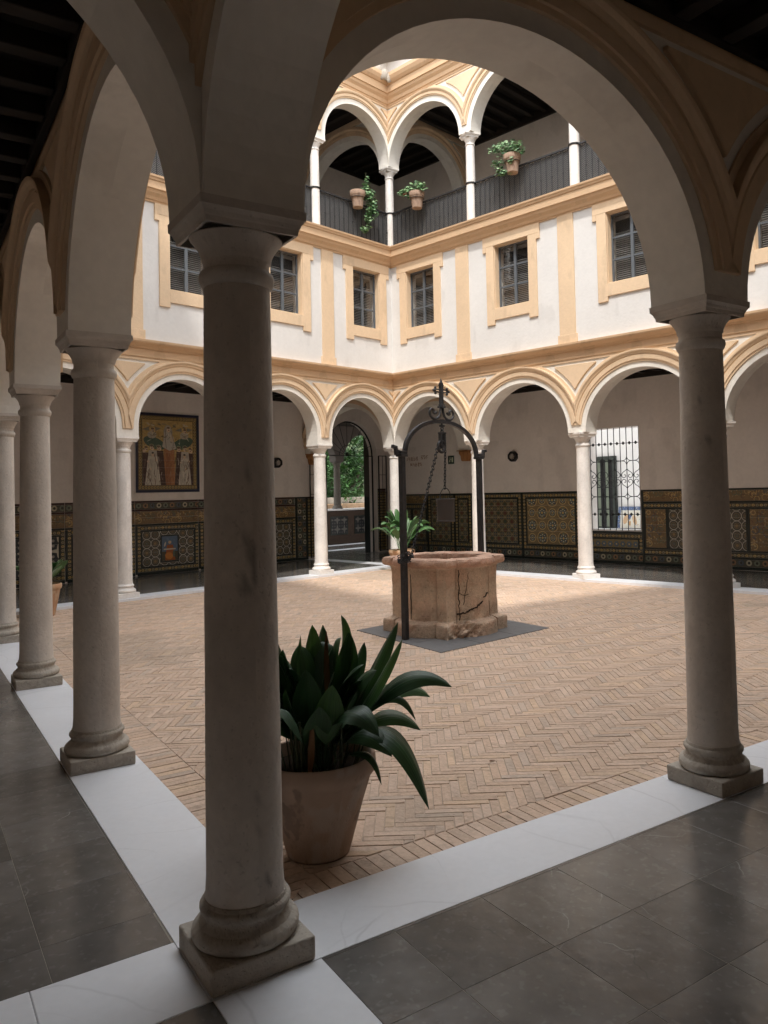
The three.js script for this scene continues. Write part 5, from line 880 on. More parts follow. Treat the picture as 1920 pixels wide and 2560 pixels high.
// ------------------------------------------------------------------ brick court: soldier border and herringbone field, bricks on edge
const BT = -0.04;
{
  const S = structure('brick_court', 'herringbone brick paving of the sunken court'), r = rng(2024);
  part('mortar_bed', sheet(insetPoly(E1 - 0.01), -0.10, BT - 0.0045), M.mortar, S);
  const tone = () => { const k = 0.95 + r() * 0.11, w = r(); let c = mix3([0.64, 0.485, 0.375], [0.61, 0.44, 0.32], w); if (r() < 0.07) c = mix3(c, [0.52, 0.42, 0.34], 0.6); if (r() < 0.08) c = mix3(c, [0.66, 0.48, 0.33], 0.7); return c.map(v => v * k); };
  const bricks = [];
  const add = (poly) => { if (poly.length < 3 || area(poly) < 0.0008) return; bricks.push(poly); };
  const field = insetPoly(0.452), edge0 = insetPoly(E1 + 0.004);
  // border course, bricks at right angles to each side
  for (const s of Object.values(SIDES)) {
    const reg = [meet(s.prev, s, -E1 - 0.004, -E1 - 0.004), meet(s, s.next, -E1 - 0.004, -E1 - 0.004), meet(s, s.next, -0.447, -0.447), meet(s.prev, s, -0.447, -0.447)]; const P = area(reg) > 0 ? reg : reg.reverse();
    for (let x = 0; x < s.len; x += 0.0615) { let q = [at(s, x + 0.003, -0.1), at(s, x + 0.0585, -0.1), at(s, x + 0.0585, -0.6), at(s, x + 0.003, -0.6)]; if (area(q) < 0) q.reverse(); add(clipPoly(q, P)); }
  }
  const nBorder = bricks.length;
  const th = -0.575, e1 = [Math.cos(th), Math.sin(th)], e2 = [-Math.sin(th), Math.cos(th)], w = 0.0478, n = 5, j = 0.0022, o = [4.3, 4.8];
  const slab = [[3.41, 5.47], [3.43, 3.78], [5.16, 4.10], [5.14, 5.79]]; const slabC = area(slab) > 0 ? slab : slab.reverse();
  const inside = (p, P) => { for (let i = 0; i < P.length; i++) { const a = P[i], b = P[(i + 1) % P.length]; if ((b[0] - a[0]) * (p[1] - a[1]) - (b[1] - a[1]) * (p[0] - a[0]) < 0) return false; } return true; };
  for (let x = -170; x < 170; x++) for (let y = -170; y < 170; y++) {
    const k = (((x - y) % (2 * n)) + 2 * n) % (2 * n); let a0, a1, b0, b1;
    if (k === 0) { a0 = x; a1 = x + n; b0 = y; b1 = y + 1; } else if (k === 2 * n - 1) { a0 = x; a1 = x + 1; b0 = y; b1 = y + n; } else continue;
    const W = (a, b) => [o[0] + (e1[0] * a + e2[0] * b) * w, o[1] + (e1[1] * a + e2[1] * b) * w]; const jj = j / w * (0.7 + r() * 0.7);
    const q = [W(a0 + jj, b0 + jj), W(a1 - jj, b0 + jj), W(a1 - jj, b1 - jj), W(a0 + jj, b1 - jj)]; const c = W((a0 + a1) / 2, (b0 + b1) / 2); if (c[0] < -0.2 || c[1] < -0.2 || c[1] > 12.4 || c[0] > 11.2) continue;
    if (q.every(p => inside(p, slabC))) continue;
    const al = q.every(p => inside(p, field)) ? q : clipPoly(q, field); add(al);
  }
  // the bricks that show largest are single pieces, the rest is joined
  const score = bricks.map((q, i) => { const c = q.reduce((s, p) => [s[0] + p[0] / q.length, s[1] + p[1] / q.length], [0, 0]); const v = uv3(c[0], c[1], BT).project(camera); const X = (v.x + 1) / 2, Y = (1 - v.y) / 2; let vis = Math.abs(v.x) < 0.99 && Math.abs(v.y) < 0.99 && v.z < 1; if (X > 0.21 && X < 0.50 && Y > 0.58 && Y < 0.86) vis = false; if (X > 0.23 && X < 0.37) vis = false; if (X > 0.88 && X < 0.96) vis = false; const d = Math.hypot(c[0] - CAM.u, c[1] - CAM.v); return [vis ? area(q) / Math.pow(d, 3) : 0, i]; });
  score.sort((a, b) => b[0] - a[0]); const single = new Set(score.slice(0, 290).map(a => a[1]));
  const rest = [];
  bricks.forEach((q, i) => { const g = slabGeo(q, BT + (r() - 0.5) * 0.0035, 0.03, 0.002, [(r() - 0.5) * 0.014, (r() - 0.5) * 0.014], r() * 5, r() * 6); const bx = q[0][0] * 0.09, by = q[0][1] * 0.09, big = NA.fbm(bx, by, 6, 5), st = sm(0.62, 0.72, NB.fbm(bx + 0.3, by + 0.1, 10, 5)), tn = tone(), kk = 0.90 + 0.24 * big; setColor(g, ...mix3(tn.map(v => v * kk), [0.34, 0.285, 0.22], st * 0.35)); if (single.has(i)) part('brick', g, M.brick, S); else rest.push(g); });
  part('brick_field', merge(rest), M.brick, S, 'stuff');
  // grey stone slabs round the well
  const Wd = structure('well_paving', 'square of grey stone slabs under the well'); const L = (a, b, t) => [a[0] + (b[0] - a[0]) * t, a[1] + (b[1] - a[1]) * t], B = (s, t) => L(L(slab[0], slab[1], s), L(slab[3], slab[2], s), t);
  const cu = [0, 0.34, 0.67, 1]; for (let a = 0; a < 3; a++) for (let b = 0; b < 3; b++) { const g = 0.002; let q = [B(cu[a] + g, cu[b] + g), B(cu[a + 1] - g, cu[b] + g), B(cu[a + 1] - g, cu[b + 1] - g), B(cu[a] + g, cu[b + 1] - g)]; if (area(q) < 0) q.reverse(); part('stone_slab', slabGeo(q, BT + 0.008, 0.04, 0.002, [0, 0], a * 3 + b, 0.3), M.slab, Wd); }
}

// ------------------------------------------------------------------ the well
const WC = [4.225, 4.83], WT = BT + 0.008, WROT = 0.20;
function quatre(half, lobe, bul, n = 10) {   // plan of the well: square corners with a swelling lobe on each side, ccw
  const P = [];
  for (let k = 0; k < 4; k++) { const c = Math.cos(k * Math.PI / 2), s = Math.sin(k * Math.PI / 2), T = (x, y) => P.push([x * c - y * s, x * s + y * c]); const st = half - bul * 0.55; T(half, -half); for (let i = 0; i <= 1; i++) T(half, -half + (half - lobe) * i); for (let i = 0; i <= n; i++) { const a = -Math.PI / 2 + Math.PI * i / n; T(st + (bul + bul * 0.55) * Math.cos(a), lobe * Math.sin(a) * 0.985); } T(half, lobe); }
  return P;
}
{
  const T = thing('stone_well', 'weathered ochre stone well with lobed sides, red rim and cracks', 'well'); T.position.set(WC[0], WT, -WC[1]); T.rotation.y = WROT;
  const r = rng(99);
  const VA = Math.atan2(CAM.v - WC[1], CAM.u - WC[0]) - WROT;
  const ringGeo = (rows, seed, jit) => {  // rows: [[plan, y]...] outer skin
    const pos = [], col = [];
    const nz = (x, y, z) => (NC.fbm(x * 0.35 + 5 + seed, y * 0.35 + z * 0.31 + 3, 8, 5) - 0.5);
    const R = rows.map(([pl, y, sc]) => pl.map(([a, b]) => { const rough = seed === 1 ? Math.exp(-Math.pow(Math.atan2(Math.sin(Math.atan2(b, a) - VA - 0.28), Math.cos(Math.atan2(b, a) - VA - 0.28)) / 0.26, 2)) : 0; const hi = NB.fbm(a * 1.1 + seed, b * 1.1 + y * 1.3, 16, 4) - 0.5;
      const k = 1 + nz(a, b, y) * jit + hi * (jit * 0.5 + rough * 0.26) - rough * 0.035; return [a * k, y + (nz(b, a, y + 2) * 0.10 + hi * 0.12) * jit * (y > 0.01 ? 1 : 0) + rough * hi * 0.05 * (y > 0.01 ? 1 : 0), -b * k]; }));
    for (let i = 0; i < R.length - 1; i++) for (let k = 0; k < R[i].length; k++) { const m = (k + 1) % R[i].length, a = R[i][k], b = R[i][m], c = R[i + 1][m], d = R[i + 1][k]; pos.push(...a, ...b, ...c, ...a, ...c, ...d); }
    return fromTris(pos);
  };
  const dense = (pl, m = 4) => { const o = []; for (let i = 0; i < pl.length; i++) { const a = pl[i], b = pl[(i + 1) % pl.length], L = Math.hypot(a[0] - b[0], a[1] - b[1]), q = Math.max(1, Math.min(m, Math.round(L / 0.02))); for (let k = 0; k < q; k++) o.push([a[0] + (b[0] - a[0]) * k / q, a[1] + (b[1] - a[1]) * k / q]); } return o; };
  const base = (h, lb, b) => dense(quatre(h, lb, b));
  const tint = (g, f) => { const p = g.attributes.position, c = new Float32Array(p.count * 3); for (let i = 0; i < p.count; i++) { const q = f(p.getX(i), p.getY(i), p.getZ(i)); c[3 * i] = q[0]; c[3 * i + 1] = q[1]; c[3 * i + 2] = q[2]; } g.setAttribute('color', new THREE.BufferAttribute(c, 3)); return g; };
  const plan = (s) => { const P = quatre(0.43, 0.285, 0.115); const N = P.length, cnt = dense(P).length; return dense(P.map(([a, b]) => [a * s, b * s])); };
  const mk = (arr, seed, jit) => { const n0 = dense(quatre(0.43, 0.285, 0.115)).length; return ringGeo(arr.map(([s, y]) => { const P = quatre(0.43, 0.285, 0.115).map(([a, b]) => [a * s, b * s]); const o = []; const Q = quatre(0.43, 0.285, 0.115); for (let i = 0; i < Q.length; i++) { const a = Q[i], b = Q[(i + 1) % Q.length], L = Math.hypot(a[0] - b[0], a[1] - b[1]), q = Math.max(1, Math.min(14, Math.round(L / 0.016))); for (let k = 0; k < q; k++) o.push([(a[0] + (b[0] - a[0]) * k / q) * s, (a[1] + (b[1] - a[1]) * k / q) * s]); } return [o, y]; }), seed, jit); };
  const rows = (list) => list;
  // cracks: thin dark polylines running over the skin are cut as real grooves by pulling vertices inwards
  const footRows = []; for (let i = 0; i <= 6; i++) footRows.push([1.17, 0.001 + 0.125 * i / 6]); footRows.push([1.155, 0.142], [1.10, 0.152], [1.03, 0.165]);
  part('foot', fin(tint(mk(footRows, 1, 0.05), () => [1.02, 0.98, 0.95])), M.well, T);
  const bodyRows = [[1.035, 0.15], [1.015, 0.165]]; for (let i = 0; i <= 26; i++) bodyRows.push([1.0 - 0.012 * Math.sin(i / 26 * 3.1), 0.175 + 0.545 * i / 26]); bodyRows.push([1.02, 0.735], [1.06, 0.748]);
  const crackAng = [[-2.05, 0.16], [-1.62, 0.5]];
  part('body', fin(tint(mk(bodyRows, 2, 0.034), (x, y, z) => { const k = 0.93 + 0.14 * NA.fbm(x * 0.4 + 1, y * 0.3 + z * 0.4, 6, 4); return [k, k * 0.985, k * 0.96]; })), M.well, T);
  const rimRows = [[1.04, 0.742], [1.10, 0.748], [1.155, 0.762], [1.175, 0.785], [1.175, 0.812], [1.155, 0.835], [1.11, 0.846], [1.0, 0.848], [0.90, 0.846], [0.80, 0.842], [0.775, 0.83], [0.765, 0.79], [0.76, 0.4], [0.76, 0.02]];
  part('rim', fin(tint(mk(rimRows, 3, 0.085), (x, y, z) => { const k = 0.95 + 0.3 * (NA.fbm(x * 0.5, z * 0.5 + y, 8, 4) - 0.5); return [k * 1.02, k * 0.86, k * 0.82]; })), M.well, T);
  part('shaft_bottom', new THREE.CircleGeometry(0.4, 24).rotateX(-Math.PI / 2).translate(0, 0.012, 0), M.dark, T);
  // cracks as dark thin inset seams on the side towards the viewer (local x right, z towards viewer)
  const vdir = V3(-0.579, 0, 0.815);
  const crk = (pts, w) => { const G = []; for (let i = 0; i < pts.length - 1; i++) G.push(fin(bar(pts[i], pts[i + 1], w * (0.7 + r() * 0.6), 5))); return merge(G); };
  const onSkin = (ang, y) => { // radius of the body in direction ang
    const Q = quatre(0.43, 0.285, 0.115), dx = Math.cos(ang), dy = Math.sin(ang); let best = 0.4; for (let i = 0; i < Q.length; i++) { const a = Q[i], b = Q[(i + 1) % Q.length], ex = b[0] - a[0], ey = b[1] - a[1], den = dx * ey - dy * ex; if (Math.abs(den) < 1e-9) continue; const t = (a[0] * ey - a[1] * ex) / den, u = (a[0] * dy - a[1] * dx) / den; if (t > 0 && u >= -0.001 && u <= 1.001) best = t; } return [dx * best * 0.998, y, -dy * best * 0.998]; };
  const va = Math.atan2(CAM.v - WC[1], CAM.u - WC[0]) - WROT;
  const C1 = [], C2 = [], C3 = []; for (let i = 0; i <= 14; i++) C1.push(onSkin(va + 0.31 + (r() - 0.5) * 0.035, 0.17 + 0.55 * i / 14)); for (let i = 0; i <= 22; i++) C2.push(onSkin(va + 0.26 + 0.62 * i / 22 + (r() - 0.5) * 0.02, 0.24 + 0.11 * Math.pow(i / 22, 1.5) + (r() - 0.5) * 0.022)); for (let i = 0; i <= 9; i++) C3.push(onSkin(va + 0.40 + (i / 9) * 0.12 + (r() - 0.5) * 0.03, 0.34 + 0.36 * i / 9));
  const C4 = [onSkin(va + 0.92, 0.40), onSkin(va + 1.0, 0.405), onSkin(va + 1.06, 0.435), onSkin(va + 1.14, 0.43)]; const C5 = [onSkin(va + 0.30, 0.475), onSkin(va + 0.36, 0.45), onSkin(va + 0.43, 0.44), onSkin(va + 0.5, 0.455)]; const C6 = []; for (let i = 0; i <= 8; i++) C6.push(onSkin(va - 0.76 + (r() - 0.5) * 0.01, 0.18 + 0.5 * i / 8));
  for (const [c, w] of [[C1, 0.0055], [C2, 0.0085], [C3, 0.003], [C4, 0.006], [C5, 0.003], [C6, 0.005]]) part('crack', crk(c, w), M.crack, T);
}

// ------------------------------------------------------------------ iron frame over the well, pulley, chain, bucket
const FD = [0.9599, 0.2805], FO = [4.28 - 0.085 * FD[0], 4.80 - 0.085 * FD[1]];
const frameRot = Math.atan2(FD[1], FD[0]);
{
  const T = thing('iron_well_frame', 'black iron arch over the well, topped by scrolls and a cross', 'well frame'); T.position.set(FO[0], 0, -FO[1]); T.rotation.y = frameRot;
  const hs = 0.706;
  for (const sx of [-1, 1]) { part('post', fin(sbar([sx * hs, sx < 0 ? WT + 0.001 : WT + 0.001, 0], [sx * hs, 1.96, 0], 0.056)), M.iron, T); part('post_cap', merge([rbox(sx * hs - 0.055, sx * hs + 0.055, 1.935, 1.965, -0.045, 0.045, 0.006), rbox(sx * hs - 0.048, sx * hs + 0.048, 1.968, 2.0, -0.04, 0.04, 0.006)]), M.iron, T); part('side_knob', merge([fin(sbar([sx * (hs + 0.03), 1.985, 0], [sx * (hs + 0.10), 2.0, 0], 0.03)), fin(sbar([sx * (hs + 0.085), 1.955, 0], [sx * (hs + 0.10), 2.045, 0], 0.034)), fin(sbar([sx * (hs + 0.085), 2.03, 0], [sx * (hs + 0.15), 2.045, 0], 0.034))]), M.iron, T); }
  const P = []; for (let i = 0; i <= 24; i++) { const a = Math.PI * i / 24; P.push(V3(-Math.cos(a) * (hs - 0.05), 1.955 + 0.40 * Math.pow(Math.sin(a), 0.92), 0)); }
  const arc = []; for (let i = 0; i < 24; i++) { const A = P[i], B = P[i + 1], d = B.clone().sub(A).normalize(), nn = V3(-d.y, d.x, 0); const h = 0.021; for (const [z] of [[1]]) arc.push(fin(sbar(A.clone().addScaledVector(d, -0.004).toArray(), B.clone().addScaledVector(d, 0.004).toArray(), 0.042, 0.042))); }
  part('arch_bar', merge(arc), M.iron, T);
  // scrolls
  for (const sx of [-1, 1]) { const S = [[sx * 0.02, 2.52, 0], [sx * 0.03, 2.46, 0], [sx * 0.055, 2.41, 0], [sx * 0.11, 2.382, 0], [sx * 0.175, 2.39, 0], [sx * 0.215, 2.43, 0], [sx * 0.21, 2.475, 0], [sx * 0.175, 2.493, 0], [sx * 0.145, 2.475, 0], [sx * 0.15, 2.448, 0], [sx * 0.118, 2.445, 0], [sx * 0.098, 2.46, 0]]; part('scroll', fin(tube(S, 0.0145, 44, 7), 0, true), M.iron, T); }
  part('cross_socket', merge([rbox(-0.042, 0.042, 2.512, 2.532, -0.03, 0.03, 0.004), rbox(-0.028, 0.028, 2.535, 2.555, -0.025, 0.025, 0.004)]), M.iron, T);
  part('cross_shaft', merge([fin(sbar([0, 2.55, 0], [0, 2.80, 0], 0.044, 0.034)), fin(bar([-0.038, 2.775, 0], [0.038, 2.775, 0], 0.012)), fin(bar([-0.027, 2.80, 0], [0.027, 2.80, 0], 0.01)), (() => { const c = new THREE.ConeGeometry(0.018, 0.06, 8).toNonIndexed(); c.translate(0, 2.835, 0); return fin(c); })()]), M.iron, T);
  const arm = []; for (const sx of [-1, 1]) { for (const e of [1, -1]) arm.push(fin(bar([sx * 0.01, 2.71 + e * 0.018, 0], [sx * 0.115, 2.71 + e * 0.012, 0], 0.009)), (() => { const q = new THREE.SphereGeometry(0.016, 8, 6).toNonIndexed(); q.translate(sx * 0.105, 2.71 + e * 0.032, 0); return fin(q, 0, true); })()); const c = new THREE.ConeGeometry(0.024, 0.055, 6).toNonIndexed(); c.rotateZ(-sx * Math.PI / 2); c.translate(sx * 0.145, 2.71, 0); arm.push(fin(c)); }
  part('cross_arm', merge(arm), M.iron, T);
  part('hanger', merge([fin(bar([0, 2.34, 0], [0, 2.30, 0], 0.012)), fin(bar([-0.04, 2.305, 0], [0.04, 2.305, 0], 0.013)), fin(tube([[0.0, 2.30, 0], [0.022, 2.275, 0], [0.0, 2.25, 0], [-0.02, 2.272, 0]], 0.008, 16, 6, true), 0, true), fin(tube([[0, 2.262, 0.0], [0, 2.24, 0.018], [0, 2.218, 0], [0, 2.24, -0.018]], 0.008, 16, 6, true), 0, true)]), M.iron, T);
  // pulley
  const Pu = thing('pulley', 'iron pulley hanging from the middle of the well arch', 'pulley'); Pu.position.set(FO[0], 0, -FO[1]); Pu.rotation.y = frameRot;
  part('strap', merge([rbox(-0.045, -0.022, 2.09, 2.22, -0.022, 0.022, 0.004), rbox(0.022, 0.045, 2.09, 2.22, -0.022, 0.022, 0.004), rbox(-0.05, 0.05, 2.215, 2.232, -0.025, 0.025, 0.004)]), M.iron, Pu);
  const wl = new THREE.TorusGeometry(0.064, 0.016, 8, 28).toNonIndexed(); wl.translate(-0.015, 2.065, 0); const hub = new THREE.CylinderGeometry(0.024, 0.024, 0.06, 10).toNonIndexed(); hub.rotateX(Math.PI / 2); hub.translate(-0.015, 2.065, 0);
  part('wheel', merge([fin(wl, 0, true), fin(hub), ...[0, 1, 2, 3].map(k => fin(bar([-0.015, 2.065, 0], [-0.015 + 0.07 * Math.cos(k * 1.571 + 0.6), 2.065 + 0.07 * Math.sin(k * 1.571 + 0.6), 0], 0.009)))]), M.iron, Pu);
  // chain: single links
  const Ch = thing('well_chain', 'iron chain running over the pulley, from the left post to the bucket', 'chain'); Ch.position.set(FO[0], 0, -FO[1]); Ch.rotation.y = frameRot;
  const link = new THREE.TorusGeometry(0.0155, 0.0055, 5, 10).toNonIndexed(); link.scale(0.8, 1.55, 1); const lg = fin(link, 0, true);
  const run = (A, B, sag) => { const n = Math.round(V3(...A).distanceTo(V3(...B)) / 0.035); for (let i = 0; i <= n; i++) { const t = i / n, y = lerp(A[1], B[1], t) - sag * 4 * t * (1 - t); const m = part('link', lg, M.iron, Ch); m.position.set(lerp(A[0], B[0], t), y, lerp(A[2], B[2], t)); m.rotation.set(0, (i % 2) * Math.PI / 2 + 0.2, Math.atan2(B[0] - A[0], -(B[1] - A[1])) ); } };
  run([-0.088, 2.05, 0], [-0.60, 0.90, 0.03], 0.012); run([0.052, 2.05, 0], [0.028, 1.60, 0], 0);
  const rk = rng(5); const kn = []; for (let i = 0; i < 46; i++) { const a = i * 0.9, q = new THREE.TorusGeometry(0.017, 0.0058, 5, 9).toNonIndexed(); q.rotateX(rk() * 3); q.rotateY(rk() * 3); const rr = 0.042 + 0.022 * rk(); q.translate(-hs + rr * Math.cos(a) + (rk() < 0.3 ? 0.05 : 0), 0.80 + 0.10 * rk(), rr * Math.sin(a)); kn.push(fin(q, 0, true)); } for (let i = 0; i < 9; i++) { const q = new THREE.TorusGeometry(0.0115, 0.0038, 5, 9).toNonIndexed(); q.rotateY((i % 2) * 1.57); q.translate(-hs - 0.036, 0.79 - i * 0.024, 0.03); kn.push(fin(q, 0, true)); }
  part('knot', merge(kn), M.iron, Ch, 'stuff');
  // bucket
  const B = thing('metal_bucket', 'straight-sided zinc bucket hanging from the chain over the well', 'bucket'); B.position.set(FO[0] + FD[0] * 0.035, 0, -FO[1] - FD[1] * 0.035); B.rotation.y = frameRot;
  part('body', lathe([[0.02, 1.212], [0.100, 1.212], [0.105, 1.46], [0.101, 1.46], [0.096, 1.22], [0.02, 1.22]], 36), M.zinc, B);
  part('rim', lathe([[0.102, 1.448], [0.112, 1.45], [0.113, 1.466], [0.102, 1.468]], 36), M.zinc, B); part('foot_ring', lathe([[0.09, 1.198], [0.107, 1.2], [0.107, 1.22], [0.098, 1.222]], 36), M.zinc, B);
  const bl = []; for (let i = 0; i <= 16; i++) { const a = Math.PI * i / 16; bl.push([-0.092 * Math.cos(a), 1.49 + 0.098 * Math.sin(a), 0]); } part('bail', merge([fin(tube(bl, 0.006, 24, 6), 0, true), fin(bar([-0.092, 1.49, 0], [-0.105, 1.44, 0], 0.006)), fin(bar([0.092, 1.49, 0], [0.105, 1.44, 0], 0.006))]), M.iron, B);
}

// ------------------------------------------------------------------ potted plants
function bladeLeaf(base, ctrl, tip, w, twist, cup = 0.25, petiole = 0.25) {   // ribbon along a quadratic curve, stalk first, then a lance-shaped blade
  const c = new THREE.QuadraticBezierCurve3(base, ctrl, tip), n = 18, m = 4, rows = []; const hz = V3(tip.x - base.x, 0, tip.z - base.z); const side0 = (hz.length() < 0.03 ? V3(1, 0, 0) : V3(-hz.z, 0, hz.x)).normalize();
  for (let i = 0; i <= n; i++) {
    const t = i / n, p = c.getPoint(t), d = c.getTangent(t); const sd = side0.clone().addScaledVector(d, -side0.dot(d)).normalize(); const q = new THREE.Quaternion().setFromAxisAngle(d, twist * (0.4 + 0.6 * t)); sd.applyQuaternion(q); const nn = V3().crossVectors(sd, d).normalize();
    const u = Math.max(0, (t - petiole) / (1 - petiole)); let hw = t < petiole ? 0.0035 : 0.0035 + w * Math.pow(Math.sin(Math.PI * Math.pow(u, 0.78)), 0.85); if (i === n) hw = 0.0008;
    const row = []; for (let k = 0; k <= m; k++) { const a = (k / m - 0.5) * 2; row.push(p.clone().addScaledVector(sd, a * hw).addScaledVector(nn, -Math.abs(a) * hw * cup + (1 - a * a) * 0 + Math.sin(t * 9 + a * 2) * hw * 0.05)); } rows.push(row);
  }
  const pos = [], uv = []; for (let i = 0; i < n; i++) for (let k = 0; k < m; k++) { const a = rows[i][k], b = rows[i][k + 1], d = rows[i + 1][k], e = rows[i + 1][k + 1]; pos.push(...a.toArray(), ...b.toArray(), ...e.toArray(), ...a.toArray(), ...e.toArray(), ...d.toArray()); const U = (ii, kk) => [kk / m * 0.6, ii / n]; uv.push(...U(i, k), ...U(i, k + 1), ...U(i + 1, k + 1), ...U(i, k), ...U(i + 1, k + 1), ...U(i + 1, k)); }
  const g = fromTris(pos); g.setAttribute('uv', new THREE.BufferAttribute(new Float32Array(uv), 2)); g.computeVertexNormals();
  // smooth the normals over the ribbon
  const N = new Map(), P = g.attributes.position, Q = g.attributes.normal, key = (i) => `${P.getX(i).toFixed(4)},${P.getY(i).toFixed(4)},${P.getZ(i).toFixed(4)}`; for (let i = 0; i < P.count; i++) { const k = key(i), v = N.get(k) || V3(); v.add(V3(Q.getX(i), Q.getY(i), Q.getZ(i))); N.set(k, v); } for (let i = 0; i < P.count; i++) { const v = N.get(key(i)).clone().normalize(); Q.setXYZ(i, v.x, v.y, v.z); }
  return g;
}
function potGeo(rb, rr, h, lip, hi = 44) { return lathe([[0.01, 0.0], [rb * 0.97, 0.0], [rb, 0.012], [lerp(rb, rr, 0.5) - 0.002, h * 0.5], [rr - 0.026, h - lip * 1.22], [rr - 0.025, h - lip * 1.05], [rr - 0.008, h - lip * 0.9], [rr, h - lip * 0.5], [rr - 0.004, h - 0.006], [rr - 0.014, h], [rr - 0.026, h - 0.006], [rr - 0.034, h - lip], [rr - 0.045, h * 0.8], [0.01, h * 0.8]], hi, 0.004, 3); }
function soilDisc(r, y, seed) { const g = new THREE.CircleGeometry(r, 28).toNonIndexed(); g.rotateX(-Math.PI / 2); g.translate(0, y, 0); return fin(g); }
{ // big aspidistra behind the front column
  const T = thing('potted_aspidistra', 'big dark green aspidistra in a terracotta pot beside the thick front column', 'potted plant', 'aspidistras in pots'); T.position.set(0.575, BT + 0.001, -0.626);
  part('pot', potGeo(0.142, 0.262, 0.432, 0.085), M.terra, T); part('soil', soilDisc(0.224, 0.372), M.soil, T);
  const cr = V3(Math.cos(CAM.yaw), 0, Math.sin(CAM.yaw)), ct = V3(-Math.sin(CAM.yaw), 0, Math.cos(CAM.yaw)); // picture right, towards the viewer
  const W = (s, h, d) => cr.clone().multiplyScalar(s).addScaledVector(ct, d).setY(h - BT);
  const r = rng(777), L = (tip, mid, w, tw = 0, cup = 0.28, mat, base) => { const b = base ? W(...base) : W((tip[0] * 0.15 + (r() - 0.5) * 0.16), 0.33, (tip[2] || 0) * 0.25 + (r() - 0.5) * 0.14); part('leaf', bladeLeaf(b, W(...mid), W(...tip), w * 1.18, tw, cup, 0.30), mat || M.leaf[Math.floor(r() * 4)], T); };
  L([0.115, 1.0, -0.02], [0.14, 0.86, -0.05], 0.062, 0.2, 0.3, M.leaf[1], [0.06, 0.34, 0]); L([0.155, 0.93, 0.03], [0.13, 0.75, 0.02], 0.05, -0.2); L([0.37, 0.955, -0.06], [0.21, 0.66, -0.02], 0.052, 0.5, 0.3, M.leaf[0], [0.05, 0.34, 0]); L([0.395, 0.90, 0.06], [0.25, 0.66, 0.05], 0.055, 0.4, 0.25, M.leaf[1], [0.04, 0.34, 0.06]);
  L([-0.03, 0.945, -0.10], [-0.02, 0.7, -0.1], 0.046, 0.1); L([0.01, 0.935, -0.16], [0.0, 0.7, -0.12], 0.045, -0.3); L([-0.075, 0.905, -0.05], [-0.07, 0.72, -0.05], 0.042, 0.5); L([-0.185, 0.92, 0.02], [-0.14, 0.72, 0.02], 0.055, -0.4); L([-0.13, 0.87, 0.08], [-0.12, 0.70, 0.06], 0.05, 0.6); L([0.045, 0.925, -0.04], [0.035, 0.68, -0.06], 0.010, 0.3, 0.2, M.dry); L([-0.21, 0.80, 0.12], [-0.17, 0.66, 0.1], 0.05, -0.5); L([0.21, 0.86, -0.10], [0.16, 0.68, -0.08], 0.05, 0.3);
  L([0.61, 0.675, 0.02], [0.33, 0.86, 0.0], 0.042, 0.9, 0.35, M.leaf[2]); L([0.51, 0.615, -0.05], [0.30, 0.80, -0.04], 0.05, 0.6, 0.3, M.leaf[1]); L([0.445, 0.535, 0.03], [0.36, 0.83, 0.0], 0.032, 0.3, 0.5, M.leaf[2]); L([0.465, 0.475, -0.02], [0.27, 0.68, 0.0], 0.048, 0.5, 0.25, M.leaf[0]);
  L([0.50, 0.21, 0.20], [0.36, 0.78, 0.18], 0.058, 0.35, 0.3, M.leaf[2], [0.06, 0.35, 0.1]); L([0.30, 0.53, 0.24], [0.14, 0.80, 0.20], 0.055, 0.5, 0.3, M.leaf[2]); L([0.305, 0.49, 0.12], [0.18, 0.64, 0.12], 0.04, 0.2, 0.3, M.leaf[0]); L([0.35, 0.44, 0.22], [0.20, 0.68, 0.22], 0.05, 0.5, 0.3, M.leaf[2]); L([0.30, 0.31, 0.18], [0.27, 0.56, 0.14], 0.022, 0.2, 0.5, M.leaf[2]);
  L([-0.01, 0.53, 0.30], [-0.13, 0.82, 0.22], 0.06, -0.8, 0.3, M.leaf[2], [-0.16, 0.40, 0.08]); L([-0.24, 0.60, 0.24], [-0.14, 0.78, 0.18], 0.055, -0.4); L([-0.36, 0.70, 0.10], [-0.2, 0.8, 0.08], 0.05, -0.6); L([-0.45, 0.62, -0.02], [-0.24, 0.82, 0.0], 0.05, -0.5); L([-0.34, 0.86, -0.1], [-0.18, 0.7, -0.05], 0.05, -0.3);
  L([0.10, 0.74, 0.20], [0.07, 0.60, 0.17], 0.052, -0.2, 0.3, M.leaf[3]); L([-0.02, 0.80, 0.16], [-0.02, 0.62, 0.14], 0.055, 0.3, 0.3, M.leaf[2]); L([0.20, 0.70, 0.12], [0.13, 0.58, 0.12], 0.05, 0.4); L([-0.10, 0.72, 0.18], [-0.08, 0.58, 0.15], 0.05, -0.3); L([0.05, 0.66, 0.24], [0.03, 0.56, 0.2], 0.05, 0.1);
  for (let i = 0; i < 62; i++) { const a = r() * 6.28, q = 0.10 + r() * 0.3, h = 0.58 + r() * 0.34 - q * 0.25; const tip = [Math.cos(a) * q * 0.85, h, Math.sin(a) * q * 0.7 - 0.06]; if (tip[2] > 0.14) tip[2] *= 0.5; L(tip, [tip[0] * 0.45, h - 0.06 + r() * 0.12, tip[2] * 0.45], 0.04 + r() * 0.022, (r() - 0.5) * 1.4); }
  const st = []; for (let i = 0; i < 34; i++) { const a = r() * 6.28, q = 0.03 + r() * 0.17, x = Math.cos(a) * q, zz = Math.sin(a) * q; st.push(fin(bar([x, 0.34, zz], [x * 1.35 + (r() - 0.5) * 0.05, 0.52 + r() * 0.12, zz * 1.35 + (r() - 0.5) * 0.05], 0.0035, 5))); } part('stalks', merge(st), M.stalk, T, 'stuff');
